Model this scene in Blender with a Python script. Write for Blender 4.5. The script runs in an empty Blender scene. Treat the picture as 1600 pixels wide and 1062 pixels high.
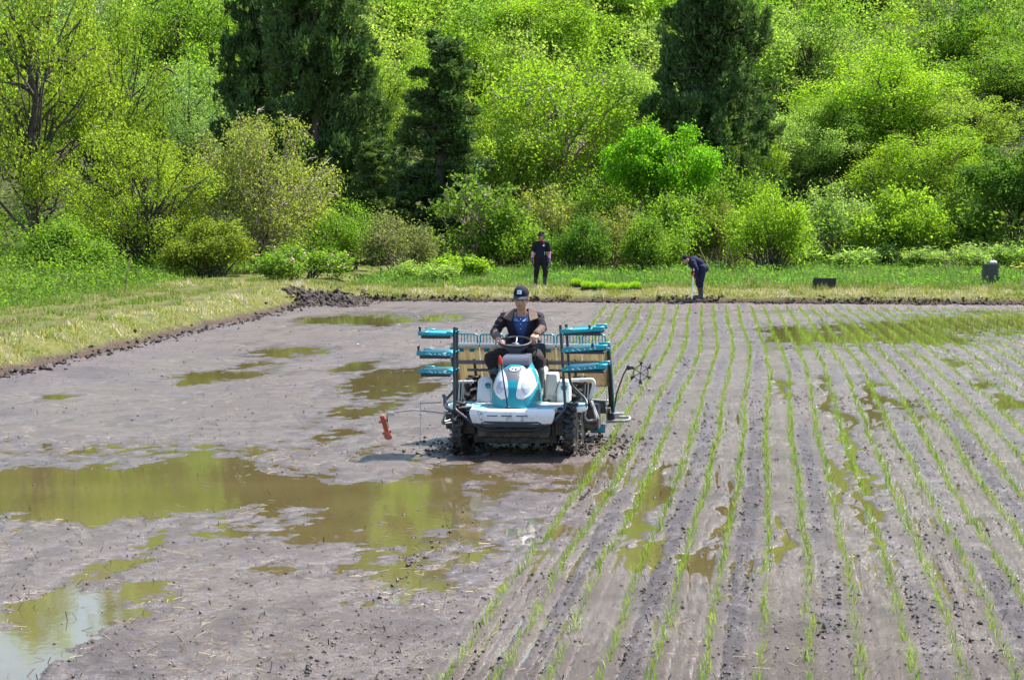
import bpy, bmesh, math, random
import numpy as np
from mathutils import Vector, Matrix

R = math.radians
SC = bpy.context.scene
COL = SC.collection

# ------------------------------------------------------------------ camera
FPX = 3600.0            # focal length in pixels of a 1600 px wide frame
CAM_H = 2.83
YAW, PITCH = R(6.53), R(3.58)
cam_d = bpy.data.cameras.new('camera')
cam = bpy.data.objects.new('camera', cam_d)
COL.objects.link(cam)
cam_d.sensor_width = 36.0
cam_d.lens = 36.0 * FPX / 1600.0
cam_d.clip_start, cam_d.clip_end = 0.5, 3000
cam.location = (0, 0, CAM_H)
cam.rotation_euler = (R(90) - PITCH, 0, YAW)
SC.camera = cam
CR = cam.rotation_euler.to_matrix()

# ------------------------------------------------------------------ light
CAM_RIGHT = Vector((math.cos(YAW), math.sin(YAW), 0))
CAM_FWD = Vector((-math.sin(YAW), math.cos(YAW), 0))
SUNV = (CAM_RIGHT * .49 + CAM_FWD * .34 + Vector((0, 0, 1))).normalized()
sun_d = bpy.data.lights.new('sun', 'SUN')
sun_d.energy = 5.0
sun_d.angle = R(.53)
sun_d.color = (1.0, .955, .88)
sun = bpy.data.objects.new('sun', sun_d)
COL.objects.link(sun)
sun.rotation_euler = (-SUNV).to_track_quat('-Z', 'Y').to_euler()
world = bpy.data.worlds.new('World')
SC.world = world
world.use_nodes = True
wn = world.node_tree.nodes
sky = wn.new('ShaderNodeTexSky')
sky.sky_type = 'NISHITA'
sky.sun_disc = False
sky.sun_elevation = math.asin(SUNV.z)
sky.sun_rotation = math.atan2(SUNV.x, SUNV.y)
sky.air_density, sky.dust_density, sky.ozone_density = 1.0, .6, 1.0
wn['Background'].inputs['Strength'].default_value = .14
world.node_tree.links.new(sky.outputs[0], wn['Background'].inputs['Color'])
SC.view_settings.view_transform = 'Standard'
SC.view_settings.look = 'None'
SC.view_settings.gamma = 1
SC.view_settings.exposure = 1.2
SC.cycles.max_bounces = 7
SC.cycles.transparent_max_bounces = 12
SC.cycles.caustics_reflective = False
SC.cycles.caustics_refractive = False

rng = np.random.default_rng(7)
random.seed(7)

# ------------------------------------------------------------------ layout
def ray(px, py):
    d = CR @ Vector(((px - 800) / FPX, (531 - py) / FPX, -1))
    return d
def at(px, py, z=0.0):
    """point of the photograph's pixel on the level plane z"""
    d = ray(px, py)
    t = (z - CAM_H) / d.z
    return Vector((d.x * t, d.y * t, z))
def at_depth(px, py, Z):
    d = ray(px, py)
    return Vector((0, 0, CAM_H)) + d * Z

# ------------------------------------------------------------------ noise
_pr = np.random.default_rng(3)
PERM = np.concatenate([_pr.permutation(256)] * 3)
ANG = _pr.uniform(0, 2 * np.pi, 256)
GX, GY = np.cos(ANG), np.sin(ANG)
def pn(x, y, s=0):
    x = np.asarray(x, float) + s * 17.31; y = np.asarray(y, float) + s * 9.77
    xi = np.floor(x).astype(int); yi = np.floor(y).astype(int)
    xf = x - xi; yf = y - yi
    xi &= 255; yi &= 255
    u = xf * xf * xf * (xf * (xf * 6 - 15) + 10); v = yf * yf * yf * (yf * (yf * 6 - 15) + 10)
    def g(a, b, dx, dy):
        h = PERM[PERM[a] + b]
        return GX[h] * dx + GY[h] * dy
    n00 = g(xi, yi, xf, yf); n10 = g(xi + 1, yi, xf - 1, yf)
    n01 = g(xi, yi + 1, xf, yf - 1); n11 = g(xi + 1, yi + 1, xf - 1, yf - 1)
    return ((n00 * (1 - u) + n10 * u) * (1 - v) + (n01 * (1 - u) + n11 * u) * v) * 1.5
def fbm(x, y, o=3, s=0):
    t = 0; a = 1.0
    for k in range(o):
        t = t + a * pn(x * 2 ** k, y * 2 ** k, s + k * 3); a *= .5
    return t
def sstep(a, b, x):
    t = np.clip((np.asarray(x, float) - a) / (b - a), 0, 1)
    return t * t * (3 - 2 * t)

# ------------------------------------------------------------------ objects
def link(o, parent=None):
    COL.objects.link(o)
    if parent is not None: o.parent = parent
    return o
def tag(o, label=None, cat=None, group=None, kind=None):
    if label: o['label'] = label
    if cat: o['category'] = cat
    if group: o['group'] = group
    if kind: o['kind'] = kind
    return o
def thing(name, label, cat, loc=(0, 0, 0), rz=0.0, group=None):
    o = bpy.data.objects.new(name, None)
    o.empty_display_size = .1
    COL.objects.link(o)
    o.location = loc; o.rotation_euler = (0, 0, rz)
    return tag(o, label, cat, group)
def mesh_np(name, V, F, mat=None, smooth=False):
    V = np.asarray(V, np.float32); F = np.asarray(F, np.int32)
    me = bpy.data.meshes.new(name)
    me.vertices.add(len(V)); me.vertices.foreach_set('co', V.ravel())
    me.loops.add(F.size); me.loops.foreach_set('vertex_index', F.ravel())
    me.polygons.add(len(F))
    me.polygons.foreach_set('loop_start', np.arange(len(F), dtype=np.int32) * F.shape[1])
    if smooth: me.polygons.foreach_set('use_smooth', np.ones(len(F), bool))
    me.update(calc_edges=True)
    if mat: me.materials.append(mat)
    return me
def attr(me, name, a):
    at_ = me.attributes.new(name, 'FLOAT', 'POINT')
    at_.data.foreach_set('value', np.asarray(a, np.float32).ravel())
def mobj(name, me, parent=None, loc=None):
    o = bpy.data.objects.new(name, me)
    link(o, parent)
    if loc is not None: o.location = loc
    return o
def copy_tree(o, parent=None):
    c = o.copy(); COL.objects.link(c); c.parent = parent
    for ch in list(o.children): copy_tree(ch, c)
    return c

# ------------------------------------------------------------------ materials
class NT:
    def __init__(s, name):
        s.m = bpy.data.materials.new(name); s.m.use_nodes = True
        s.t = s.m.node_tree; s.n = s.t.nodes; s.b = s.n['Principled BSDF']; s.out = s.n['Material Output']
    def node(s, typ, **kw):
        n = s.n.new('ShaderNode' + typ)
        for k, v in kw.items(): setattr(n, k, v)
        return n
    def ln(s, a, b): s.t.links.new(a, b)
    def coord(s, out='Object', scale=None):
        c = s.node('TexCoord').outputs[out]
        if scale is None: return c
        mp = s.node('Mapping'); mp.inputs['Scale'].default_value = scale
        s.ln(c, mp.inputs[0]); return mp.outputs[0]
    def noise(s, scale, detail=3, rough=.55, vec=None):
        n = s.node('TexNoise'); n.inputs['Scale'].default_value = scale
        n.inputs['Detail'].default_value = detail; n.inputs['Roughness'].default_value = rough
        if vec is not None: s.ln(vec, n.inputs['Vector'])
        return n.outputs['Fac']
    def ramp(s, fac, stops, interp='LINEAR'):
        r = s.node('ValToRGB'); r.color_ramp.interpolation = interp
        e = r.color_ramp.elements
        while len(e) < len(stops): e.new(.5)
        for q, (p, c) in zip(e, stops):
            q.position = p; q.color = (*c, 1) if len(c) == 3 else c
        s.ln(fac, r.inputs[0]); return r.outputs[0]
    def mix(s, fac, a, b, mode='MIX'):
        m = s.node('Mix', data_type='RGBA', blend_type=mode)
        for sock, v in ((m.inputs[0], fac), (m.inputs[6], a), (m.inputs[7], b)):
            if isinstance(v, (int, float)): sock.default_value = v
            elif isinstance(v, tuple): sock.default_value = (*v, 1) if len(v) == 3 else v
            else: s.ln(v, sock)
        return m.outputs[2]
    def math(s, op, a, b=None, c=None):
        m = s.node('Math', operation=op)
        for i, v in enumerate((a, b, c)):
            if v is None: continue
            if isinstance(v, (int, float)): m.inputs[i].default_value = v
            else: s.ln(v, m.inputs[i])
        return m.outputs[0]
    def bump(s, h, strength=.3, dist=.01):
        b = s.node('Bump'); b.inputs['Strength'].default_value = strength; b.inputs['Distance'].default_value = dist
        s.ln(h, b.inputs['Height']); s.ln(b.outputs[0], s.b.inputs['Normal']); return b.outputs[0]
    def set(s, **kw):
        for k, v in kw.items():
            i = s.b.inputs[k.replace('_', ' ')]
            if isinstance(v, (int, float)): i.default_value = v
            elif isinstance(v, tuple): i.default_value = (*v, 1) if len(v) == 3 else v
            else: s.ln(v, i)
        return s

def mat_paint(name, col, rough=.35, dirt=.25, dirt_col=(.19, .15, .12), metal=0.0, scale=9.0, zdirt=True, spec=.5):
    """painted or moulded part with splashes of dried mud, more of them low on the machine"""
    t = NT(name)
    w = t.node('NewGeometry').outputs['Position']
    n = t.noise(scale, 5, .65, w)
    n2 = t.noise(scale * 6, 3, .6, w)
    fac = t.math('ADD', t.math('MULTIPLY', n, .7), t.math('MULTIPLY', n2, .3))
    if zdirt:
        sep = t.node('SeparateXYZ'); t.ln(w, sep.inputs[0])
        low = t.math('MULTIPLY_ADD', sep.outputs[2], -.22, .14)
        fac = t.math('ADD', fac, low)
    d = t.ramp(fac, [(.70 - dirt * .5, (0, 0, 0)), (.78 - dirt * .35, (1, 1, 1))])
    dm = t.math('MULTIPLY', d, .85)
    v = t.noise(2.5, 2, .5, w)
    base = t.mix(t.math('MULTIPLY', v, .16), col, tuple(c * .8 for c in col))
    t.set(Base_Color=t.mix(dm, base, dirt_col), Metallic=metal)
    t.set(Roughness=t.math('MULTIPLY_ADD', dm, .5, rough), Specular_IOR_Level=spec)
    t.bump(t.math('ADD', n2, dm), .12, .004)
    return t.m
def mat_plain(name, col, rough=.5, metal=0.0, spec=.5, nscale=30, var=.2, bump=.1):
    t = NT(name)
    w = t.coord()
    n = t.noise(nscale, 4, .6, w)
    t.set(Base_Color=t.mix(t.math('MULTIPLY', n, 1.0), tuple(c * (1 - var) for c in col), tuple(min(1, c * (1 + var)) for c in col)),
          Roughness=rough, Metallic=metal, Specular_IOR_Level=spec)
    if bump: t.bump(n, bump, .01)
    return t.m
def mat_leaf(name, var=.35, trans=.62, rough=.55, yellow=.2):
    """leaf: the object's own colour, each leaf a little different, light passing through"""
    t = NT(name)
    oc = t.node('ObjectInfo')
    isl = t.node('NewGeometry').outputs['Random Per Island']
    hs = t.node('HueSaturation')
    t.ln(oc.outputs['Color'], hs.inputs['Color'])
    t.ln(t.math('MULTIPLY_ADD', isl, var * 1.6, 1 - var * .8), hs.inputs['Value'])
    r2 = t.math('FRACT', t.math('MULTIPLY', isl, 37.7))
    t.ln(t.math('MULTIPLY_ADD', r2, -.045 * yellow * 4, .5 + .020), hs.inputs['Hue'])
    hs.inputs['Saturation'].default_value = 1.0
    w = t.node('NewGeometry').outputs['Position']
    n = t.noise(.55, 3, .6, w)
    col = t.mix(t.math('MULTIPLY', t.ramp(n, [(.35, (0, 0, 0)), (.68, (1, 1, 1))]), .22), hs.outputs[0], (.17, .21, .03))
    t.set(Base_Color=col, Roughness=rough, Specular_IOR_Level=.18)
    tr = t.node('BsdfTranslucent')
    tc = t.mix(1.0, col, (1.1, 1.15, .5), 'MULTIPLY')
    t.ln(tc, tr.inputs[0])
    ms = t.node('MixShader'); ms.inputs[0].default_value = trans
    t.ln(t.b.outputs[0], ms.inputs[1]); t.ln(tr.outputs[0], ms.inputs[2]); t.ln(ms.outputs[0], t.out.inputs[0])
    return t.m
def mat_wood_mass(name):
    """leaves of a whole wood: every few metres another tree's green"""
    t = NT(name)
    g_ = t.node('NewGeometry'); w = g_.outputs['Position']; isl = g_.outputs['Random Per Island']
    n = t.math('ADD', t.node('Attribute', attribute_name='tint').outputs['Fac'], t.math('MULTIPLY_ADD', t.noise(.5, 2, .5, w), .16, -.08))
    c = t.ramp(n, [(.0, (.10, .20, .03)), (.22, (.17, .32, .03)), (.42, (.27, .42, .045)), (.60, (.37, .48, .10)), (.78, (.21, .37, .03)), (1.0, (.32, .41, .12))])
    hs = t.node('HueSaturation'); t.ln(c, hs.inputs['Color'])
    t.ln(t.math('MULTIPLY_ADD', isl, .7, .65), hs.inputs['Value'])
    t.set(Base_Color=hs.outputs[0], Roughness=.6, Specular_IOR_Level=.15)
    tr = t.node('BsdfTranslucent'); t.ln(t.mix(1.0, hs.outputs[0], (1.1, 1.12, .55), 'MULTIPLY'), tr.inputs[0])
    ms = t.node('MixShader'); ms.inputs[0].default_value = .62
    t.ln(t.b.outputs[0], ms.inputs[1]); t.ln(tr.outputs[0], ms.inputs[2]); t.ln(ms.outputs[0], t.out.inputs[0])
    return t.m
def mat_blade(name, stops, scale=.6, trans=.4, isl_var=.5, detail=4):
    """grass: patches of colour over the ground, each blade a little different"""
    t = NT(name)
    g = t.node('NewGeometry'); w = g.outputs['Position']
    isl = g.outputs['Random Per Island']
    n = t.noise(scale, detail, .6, w)
    f = t.math('ADD', n, t.math('MULTIPLY_ADD', isl, .34, -.17))
    col = t.ramp(f, stops)
    hs = t.node('HueSaturation'); t.ln(col, hs.inputs['Color'])
    t.ln(t.math('MULTIPLY_ADD', t.math('FRACT', t.math('MULTIPLY', isl, 51.3)), isl_var, 1 - isl_var / 2), hs.inputs['Value'])
    t.set(Base_Color=hs.outputs[0], Roughness=.5, Specular_IOR_Level=.3)
    tr = t.node('BsdfTranslucent'); t.ln(hs.outputs[0], tr.inputs[0])
    ms = t.node('MixShader'); ms.inputs[0].default_value = trans
    t.ln(t.b.outputs[0], ms.inputs[1]); t.ln(tr.outputs[0], ms.inputs[2]); t.ln(ms.outputs[0], t.out.inputs[0])
    return t.m

# ------------------------------------------------------------------ terrain
XL, YF = -11.8, 60.0          # left and far edge of the paddy
def ground_h(x, y):
    x = np.asarray(x, float); y = np.asarray(y, float)
    wob = .18 * fbm(y * .35, x * 0 + 2.2, 2, 5)
    dl = XL + wob - x                                       # metres left of the paddy's edge
    zl = -.25 + .25 * sstep(-.45, 0, dl) + .42 * sstep(-.05, 1.0, dl)
    rut = .05 * np.exp(-((dl - 1.75) / .16) ** 2) + .05 * np.exp(-((dl - 3.15) / .16) ** 2)
    zl = zl - rut - .25 * sstep(4.4, 6.5, dl)
    wob2 = .22 * fbm(x * .5, y * 0 + 7.7, 3, 6)
    df = y - YF - wob2
    zf = -.25 + .25 * sstep(-.4, 0, df) + .20 * sstep(-.05, .28, df) + .12 * sstep(.25, 1.9, df)
    z = np.maximum(zl, zf)
    z = z + .05 * sstep(0, .6, np.maximum(dl, df)) * fbm(x * 1.3, y * 1.3, 3, 2)
    e = np.clip(y - 76, 0, None)
    hill = .02 * e + .27 * np.clip(y - 86, 0, 104) * sstep(84, 100, y)
    z = z + hill + .6 * sstep(90, 120, y) * fbm(x * .06, y * .06, 2, 4)
    right = np.clip(x - 26, 0, 8) / 8                       # far right bank of the field
    z = np.maximum(z, -.25 + .5 * right)
    z = np.maximum(z, -.25 + .65 * sstep(7.5, 5.5, y) + 1.0 * sstep(5.8, 3.2, y) * sstep(-60, 0, y * 0 + 1))
    return z
def lin(*segs):
    out = []
    for a, b, st in segs: out.append(np.arange(a, b, st))
    return np.concatenate(out)
gx = lin((-400, -60, 20), (-60, -20, 2), (-20, -17, .4), (-17, -10.8, .12), (-10.8, 30, .55), (30, 60, 2), (60, 420, 20))
gy = lin((-60, 2, 3), (2, 9, .4), (9, 58.5, .5), (58.5, 63.5, .12), (63.5, 84, .5), (84, 220, 3), (220, 900, 40))
GXm, GYm = np.meshgrid(gx, gy)
def grid_faces(nr, nc):
    i = np.arange(nr - 1)[:, None] * nc + np.arange(nc - 1)[None, :]
    return np.stack([i, i + 1, i + nc + 1, i + nc], -1).reshape(-1, 4)
GZ = ground_h(GXm, GYm)

t = NT('soil_and_turf')
w = t.node('NewGeometry').outputs['Position']
sep = t.node('SeparateXYZ'); t.ln(w, sep.inputs[0])
n1 = t.noise(.9, 5, .65, w); n2 = t.noise(14, 4, .65, w)
turf = t.ramp(t.math('MULTIPLY_ADD', n2, .6, t.math('MULTIPLY', n1, .42)), [(.36, (.040, .065, .010)), (.47, (.085, .10, .016)), (.57, (.135, .125, .032)), (.70, (.19, .155, .08))])
soil = t.ramp(n2, [(.3, (.030, .019, .012)), (.7, (.095, .062, .042))])
zc = t.math('ADD', sep.outputs[2], t.math('MULTIPLY', t.math('SUBTRACT', n1, .5), .18))
low = t.math('MAXIMUM', t.ramp(zc, [(.10, (1, 1, 1)), (.19, (0, 0, 0))]), t.node('Attribute', attribute_name='rut').outputs['Fac'])
wood = t.ramp(t.math('MULTIPLY_ADD', sep.outputs[1], .05, -3.85), [(0, (0, 0, 0)), (1, (1, 1, 1))])
litter = t.ramp(n2, [(.3, (.03, .045, .012)), (.7, (.10, .10, .04))])
t.set(Base_Color=t.mix(wood, t.mix(low, turf, soil), litter), Roughness=.85, Specular_IOR_Level=.2)
t.bump(n2, .9, .05)
M_GROUND = t.m
gme = mesh_np('ground', np.stack([GXm, GYm, GZ], -1).reshape(-1, 3), grid_faces(len(gy), len(gx)), M_GROUND, True)
_dl = XL + .18 * fbm(GYm * .35, GXm * 0 + 2.2, 2, 5) - GXm
attr(gme, 'rut', np.clip(np.exp(-((_dl - 1.75) / .2) ** 2) + .85 * np.exp(-((_dl - 3.15) / .2) ** 2), 0, 1) * sstep(63, 61, GYm) * np.clip(.75 + .6 * fbm(GXm * .6, GYm * .35, 2, 9), 0, 1))
tag(mobj('ground', gme), kind='structure')

# ------------------------------------------------------------------ paddy mud
ROW0 = at(948, 700).x           # leftmost finished row
PITCH_ROW = .30
MACH = at(806, 712)             # ground point under the machine's front axle
def row_shift(y, k=0):
    """sideways drift of the planted rows: straight near the camera, bending left far off, with the driver's small corrections"""
    y = np.asarray(y, float)
    s = -.033 * 4 * np.log1p(np.exp((y - 41) / 4.0))
    ph = np.asarray(k) * 1.9
    return s + .024 * np.sin(y * .33 + ph) + .006 * np.sin(y * .95 + ph * 2.3)
NROWS = 44
def row_x(i, y):
    """row i (0 is the leftmost finished one, negative ones lie behind the machine)"""
    return ROW0 + i * PITCH_ROW + row_shift(y, np.floor(np.asarray(i) / 6.0)) + .018 * pn(np.asarray(y) * .45, np.asarray(i) * 7.3 + np.asarray(y) * 0, 14)

PUD = []                        # puddles: centre and half sizes read off the photograph, laid on the level field
def pud(px, py, rx, ry, w=1.0):
    c = at(px, py); Z = (CR.transposed() @ (c - Vector((0, 0, CAM_H)))).z * -1
    PUD.append((c.x, c.y, rx * Z / FPX, ry * Z * Z / (FPX * CAM_H), w))
for a in ((40, 755, 200, 62), (250, 752, 170, 50), (420, 765, 150, 46), (570, 778, 130, 36), (660, 760, 80, 42), (690, 800, 60, 40), (150, 790, 160, 30),
          (640, 850, 80, 55, .66), (600, 830, 60, 22, .7), (690, 905, 95, 28, .6), (650, 940, 90, 18, .55), (620, 880, 60, 24, .6), (500, 830, 90, 18, .6), (600, 965, 80, 12, .55), (720, 850, 40, 50, .62),
          (240, 850, 60, 20, .66), (205, 880, 50, 18, .6), (150, 925, 80, 24, .68), (60, 1000, 90, 55), (10, 1040, 80, 40), (85, 955, 60, 20),
          (610, 590, 55, 16), (560, 640, 50, 14, .62), (510, 680, 60, 10, .6), (640, 605, 50, 10, .7), (600, 615, 45, 12, .7), (690, 575, 45, 12),
          (570, 573, 35, 9), (440, 552, 48, 8), (330, 588, 60, 8), (400, 570, 40, 7), (560, 500, 110, 8), (490, 498, 40, 5), (690, 494, 40, 4), (100, 620, 40, 4), (290, 600, 26, 4),
          (1245, 524, 55, 12), (1390, 518, 105, 15), (1500, 506, 90, 14), (1580, 500, 80, 15), (1330, 528, 60, 10), (1450, 530, 60, 8),
          (1008, 790, 10, 46), (1036, 850, 16, 18), (1000, 862, 14, 20), (1036, 765, 9, 44), (1128, 812, 8, 34), (1105, 868, 22, 10), (1142, 800, 6, 40), (945, 780, 14, 10),
          (1222, 610, 7, 14), (1300, 630, 7, 36), (1332, 690, 7, 60), (1347, 780, 7, 55), (1316, 760, 6, 60), (1247, 840, 8, 22),
          (1362, 640, 6, 30), (1378, 612, 8, 14), (1530, 600, 14, 8), (1580, 630, 20, 8), (1500, 570, 12, 8),
          (800, 752, 110, 14, .62), (700, 735, 60, 12, .7), (880, 730, 50, 9, .6), (760, 775, 80, 14, .6), (860, 770, 60, 14, .52), (800, 830, 70, 40, .46), (330, 830, 120, 14, .5), (450, 900, 120, 20, .42)):
    pud(*a)
def puddle_mask(x, y):
    wx = x + .22 * fbm(x * .9, y * .45, 3, 11) + .05 * fbm(x * 5, y * 2.5, 2, 13); wy = y + .8 * fbm(x * .6, y * .35, 3, 12) + .35 * fbm(x * 4, y * 2, 2, 14)
    m = np.zeros_like(x)
    for cx, cy, rx, ry, w in PUD:
        d2 = ((wx - cx) / rx) ** 2 + ((wy - cy) / ry) ** 2
        m = np.maximum(m, w * np.exp(-d2 * .75))
    return m
def planted(x, y):
    return np.where(x > ROW0 - .17 + row_shift(y), 1.0, 0.0) + np.where((x <= ROW0 - .17 + row_shift(y)) & (x > ROW0 - 1.97 + row_shift(y)) & (y > MACH.y + 2.0), 1.0, 0.0)
def mud_h(x, y, extra=False):
    m = puddle_mask(x, y)
    pl = planted(x, y)
    kx = (x - ROW0) / PITCH_ROW
    k6 = np.floor(np.floor(kx) / 6)
    q = (x - ROW0 - row_shift(y, k6)) / PITCH_ROW
    band = np.floor(q); fr = q - band
    h0 = PERM[(band.astype(int) * 7) & 255] / 255.0
    rough_band = np.where(np.abs(band.astype(int)) % 2 == 1, 1.15, .15) * (.45 + .75 * h0)
    rough_band = rough_band * (.55 + .9 * np.clip(fbm(x * .5, y * .15, 2, 31) + .3, 0, 1))
    near_row = np.minimum(fr, 1 - fr)
    smooth = sstep(.32, .18, near_row)
    rg = np.where(pl > 0, rough_band * (1 - .75 * smooth), .42 + .4 * np.clip(fbm(x * .45, y * .3, 2, 33), 0, 1))
    coarse = fbm(x * .55, y * .4, 2, 21)
    med = fbm(x * 3.2, y * 1.9, 2, 22)
    fine = fbm(x * 11, y * 7, 2, 23)
    lump = np.abs(fbm(x * 12, y * 10, 2, 24))
    h = .020 + .013 * coarse + .011 * med * (.5 + rg) + rg * (.013 * fine + .016 * lump)
    wv = .05 * fbm(x * .2, y * .8, 2, 36)
    groove = np.exp(-((fr - .28 - wv) / .055) ** 2) + .8 * np.exp(-((fr - .74 - wv) / .05) ** 2) + .5 * np.exp(-((fr - .52 + wv) / .05) ** 2)
    h = h - np.where(pl > 0, .038 * groove * (.3 + h0) * np.clip(.6 + fbm(x * .2, y * .5, 2, 35), 0, 1), 0)
    h = h + np.where(pl > 0, .007 * np.exp(-((fr - .36) / .05) ** 2) * h0, 0)
    un = 1 - np.clip(pl, 0, 1)
    trk = np.sin((x - ROW0 + row_shift(y)) * 2 * np.pi / .62 + .8 * fbm(x * .3, y * .2, 2, 41))
    h = h + un * .004 * trk
    h = h - .046 * m + np.exp(-((m - .42) / .28) ** 2) * (.012 * fbm(x * 4.5, y * 3.2, 3, 51) + np.where(pl > 0, .016 * fbm(x * 9, y * .9, 2, 52), 0))
    # churned wake of the machine
    wk = np.exp(-(((np.abs(x - MACH.x) - .62) / .16) ** 2)) * sstep(MACH.y - .5, MACH.y + .3, y) * sstep(MACH.y + 2.6, MACH.y + 1.8, y)
    h = h + wk * (.05 * fine - .05) + .05 * np.exp(-(((np.abs(x - MACH.x) - .62) / .26) ** 2)) * sstep(MACH.y - .6, MACH.y, y) * sstep(MACH.y + 2.6, MACH.y + 1.2, y) * (.4 + lump)
    far = sstep(YF - 3.0, YF - .3, y)
    h = h + far * (.02 + .03 * lump)
    h = h + sstep(XL + 1.6, XL + .2, x) * (.015 + .03 * lump)
    return (h, rg, m) if extra else h

# columns close together inside the picture and wide apart outside it, rows of the sheet getting wider with distance
NV = 640
yy = np.concatenate([np.linspace(5.5, 12, 24)[:-1], 12 * (61.0 / 12) ** np.linspace(0, 1, NV)])
s_in = np.linspace(0, 1, 450)
Xs, Ys = [], []
for y in yy:
    c = -math.sin(YAW) * y; hw = .222 * y * 1.06 + .9
    xl = max(c - hw, XL - .5) if c - hw > XL - .5 else XL - .5
    xr = min(c + hw + .06 * y, 29)
    left = np.linspace(XL - .5, xl, 24)[:-1] if xl > XL - .49 else np.linspace(XL - .5, XL - .49, 24)[:-1]
    xl = max(xl, XL - .485)
    inn = xl + (xr - xl) * s_in
    right = np.linspace(xr, 30, 40)[1:]
    X = np.concatenate([left, inn, right])
    Xs.append(X); Ys.append(np.full_like(X, y))
MX, MY = np.stack(Xs), np.stack(Ys)
MH, MRG, MPD = mud_h(MX, MY, True)
mudme = mesh_np('mud', np.stack([MX, MY, MH], -1).reshape(-1, 3), grid_faces(*MX.shape), None, True)
attr(mudme, 'wet', sstep(.034, .002, MH)); attr(mudme, 'rough_band', np.clip(MRG, 0, 1))

t = NT('paddy_mud')
w = t.node('NewGeometry').outputs['Position']
at_w = t.node('Attribute', attribute_name='wet').outputs['Fac']
at_r = t.node('Attribute', attribute_name='rough_band').outputs['Fac']
nA = t.noise(1.1, 5, .65, w); nB = t.noise(26, 6, .78, w); nC = t.noise(150, 3, .75, w)
dry = t.ramp(t.math('ADD', t.math('MULTIPLY', nA, .5), t.math('MULTIPLY', nB, .5)),
             [(.34, (.056, .034, .025)), (.45, (.128, .088, .069)), (.57, (.178, .127, .104)), (.72, (.23, .166, .125))])
wetc = t.ramp(nB, [(.3, (.062, .042, .033)), (.7, (.118, .085, .071))])
col = t.mix(t.math('MULTIPLY', at_w, .8), dry, wetc)
col = t.mix(t.ramp(at_r, [(.30, (0, 0, 0)), (.85, (.75, .75, .75))]), col, t.mix(nB, (.042, .027, .020), (.125, .086, .067)))
nD = t.noise(70, 4, .75, w)
chunk = t.ramp(t.math('MULTIPLY', nD, t.math('MULTIPLY_ADD', at_r, .30, .82)), [(.53, (0, 0, 0)), (.60, (1, 1, 1))])
col = t.mix(t.math('MULTIPLY', chunk, .7), col, (.022, .015, .012))
t.set(Base_Color=col, Specular_IOR_Level=.46)
rr = t.math('MULTIPLY_ADD', at_w, -.12, t.math('MULTIPLY_ADD', at_r, .16, .28))
t.set(Roughness=t.math('ADD', rr, t.math('MULTIPLY', t.math('SUBTRACT', nC, .5), .5)))
hgt = t.math('ADD', t.math('MULTIPLY', nB, 1.0), t.math('MULTIPLY', nC, .7))
bp = t.node('Bump'); bp.inputs['Distance'].default_value = .028
t.ln(t.math('MULTIPLY_ADD', at_w, -.55, 1.0), bp.inputs['Strength']); t.ln(hgt, bp.inputs['Height']); t.ln(bp.outputs[0], t.b.inputs['Normal'])
mudme.materials.append(t.m)
M_MUD = t.m
tag(mobj('mud', mudme), kind='structure')

# ------------------------------------------------------------------ standing water
t = NT('paddy_water')
w = t.node('NewGeometry').outputs['Position']
fr = t.node('Fresnel'); fr.inputs['IOR'].default_value = 1.333
df = t.node('BsdfDiffuse'); tp = t.node('BsdfTransparent'); gl = t.node('BsdfGlossy')
t.ln(t.ramp(t.noise(.8, 3, .5, w), [(.3, (.155, .122, .048)), (.7, (.205, .165, .072))]), df.inputs[0])
tp.inputs[0].default_value = (.80, .76, .50, 1)
gl.inputs['Roughness'].default_value = .035
rip = t.node('Bump'); rip.inputs['Strength'].default_value = .10; rip.inputs['Distance'].default_value = .004
mp = t.node('Mapping'); mp.inputs['Scale'].default_value = (1.0, .45, 1); t.ln(w, mp.inputs[0])
t.ln(t.noise(16, 3, .55, mp.outputs[0]), rip.inputs['Height'])
t.ln(rip.outputs[0], gl.inputs['Normal']); t.ln(rip.outputs[0], fr.inputs['Normal'])
m1 = t.node('MixShader'); m1.inputs[0].default_value = .50
t.ln(tp.outputs[0], m1.inputs[1]); t.ln(df.outputs[0], m1.inputs[2])
m2 = t.node('MixShader'); t.ln(fr.outputs[0], m2.inputs[0]); t.ln(m1.outputs[0], m2.inputs[1]); t.ln(gl.outputs[0], m2.inputs[2])
t.ln(m2.outputs[0], t.out.inputs[0])
wx = np.array([[XL - .3, 5.6, 0], [29.5, 5.6, 0], [29.5, YF + .3, 0], [XL - .3, YF + .3, 0]])
tag(mobj('water', mesh_np('water', wx, [[0, 1, 2, 3]], t.m)), kind='structure')
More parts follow.
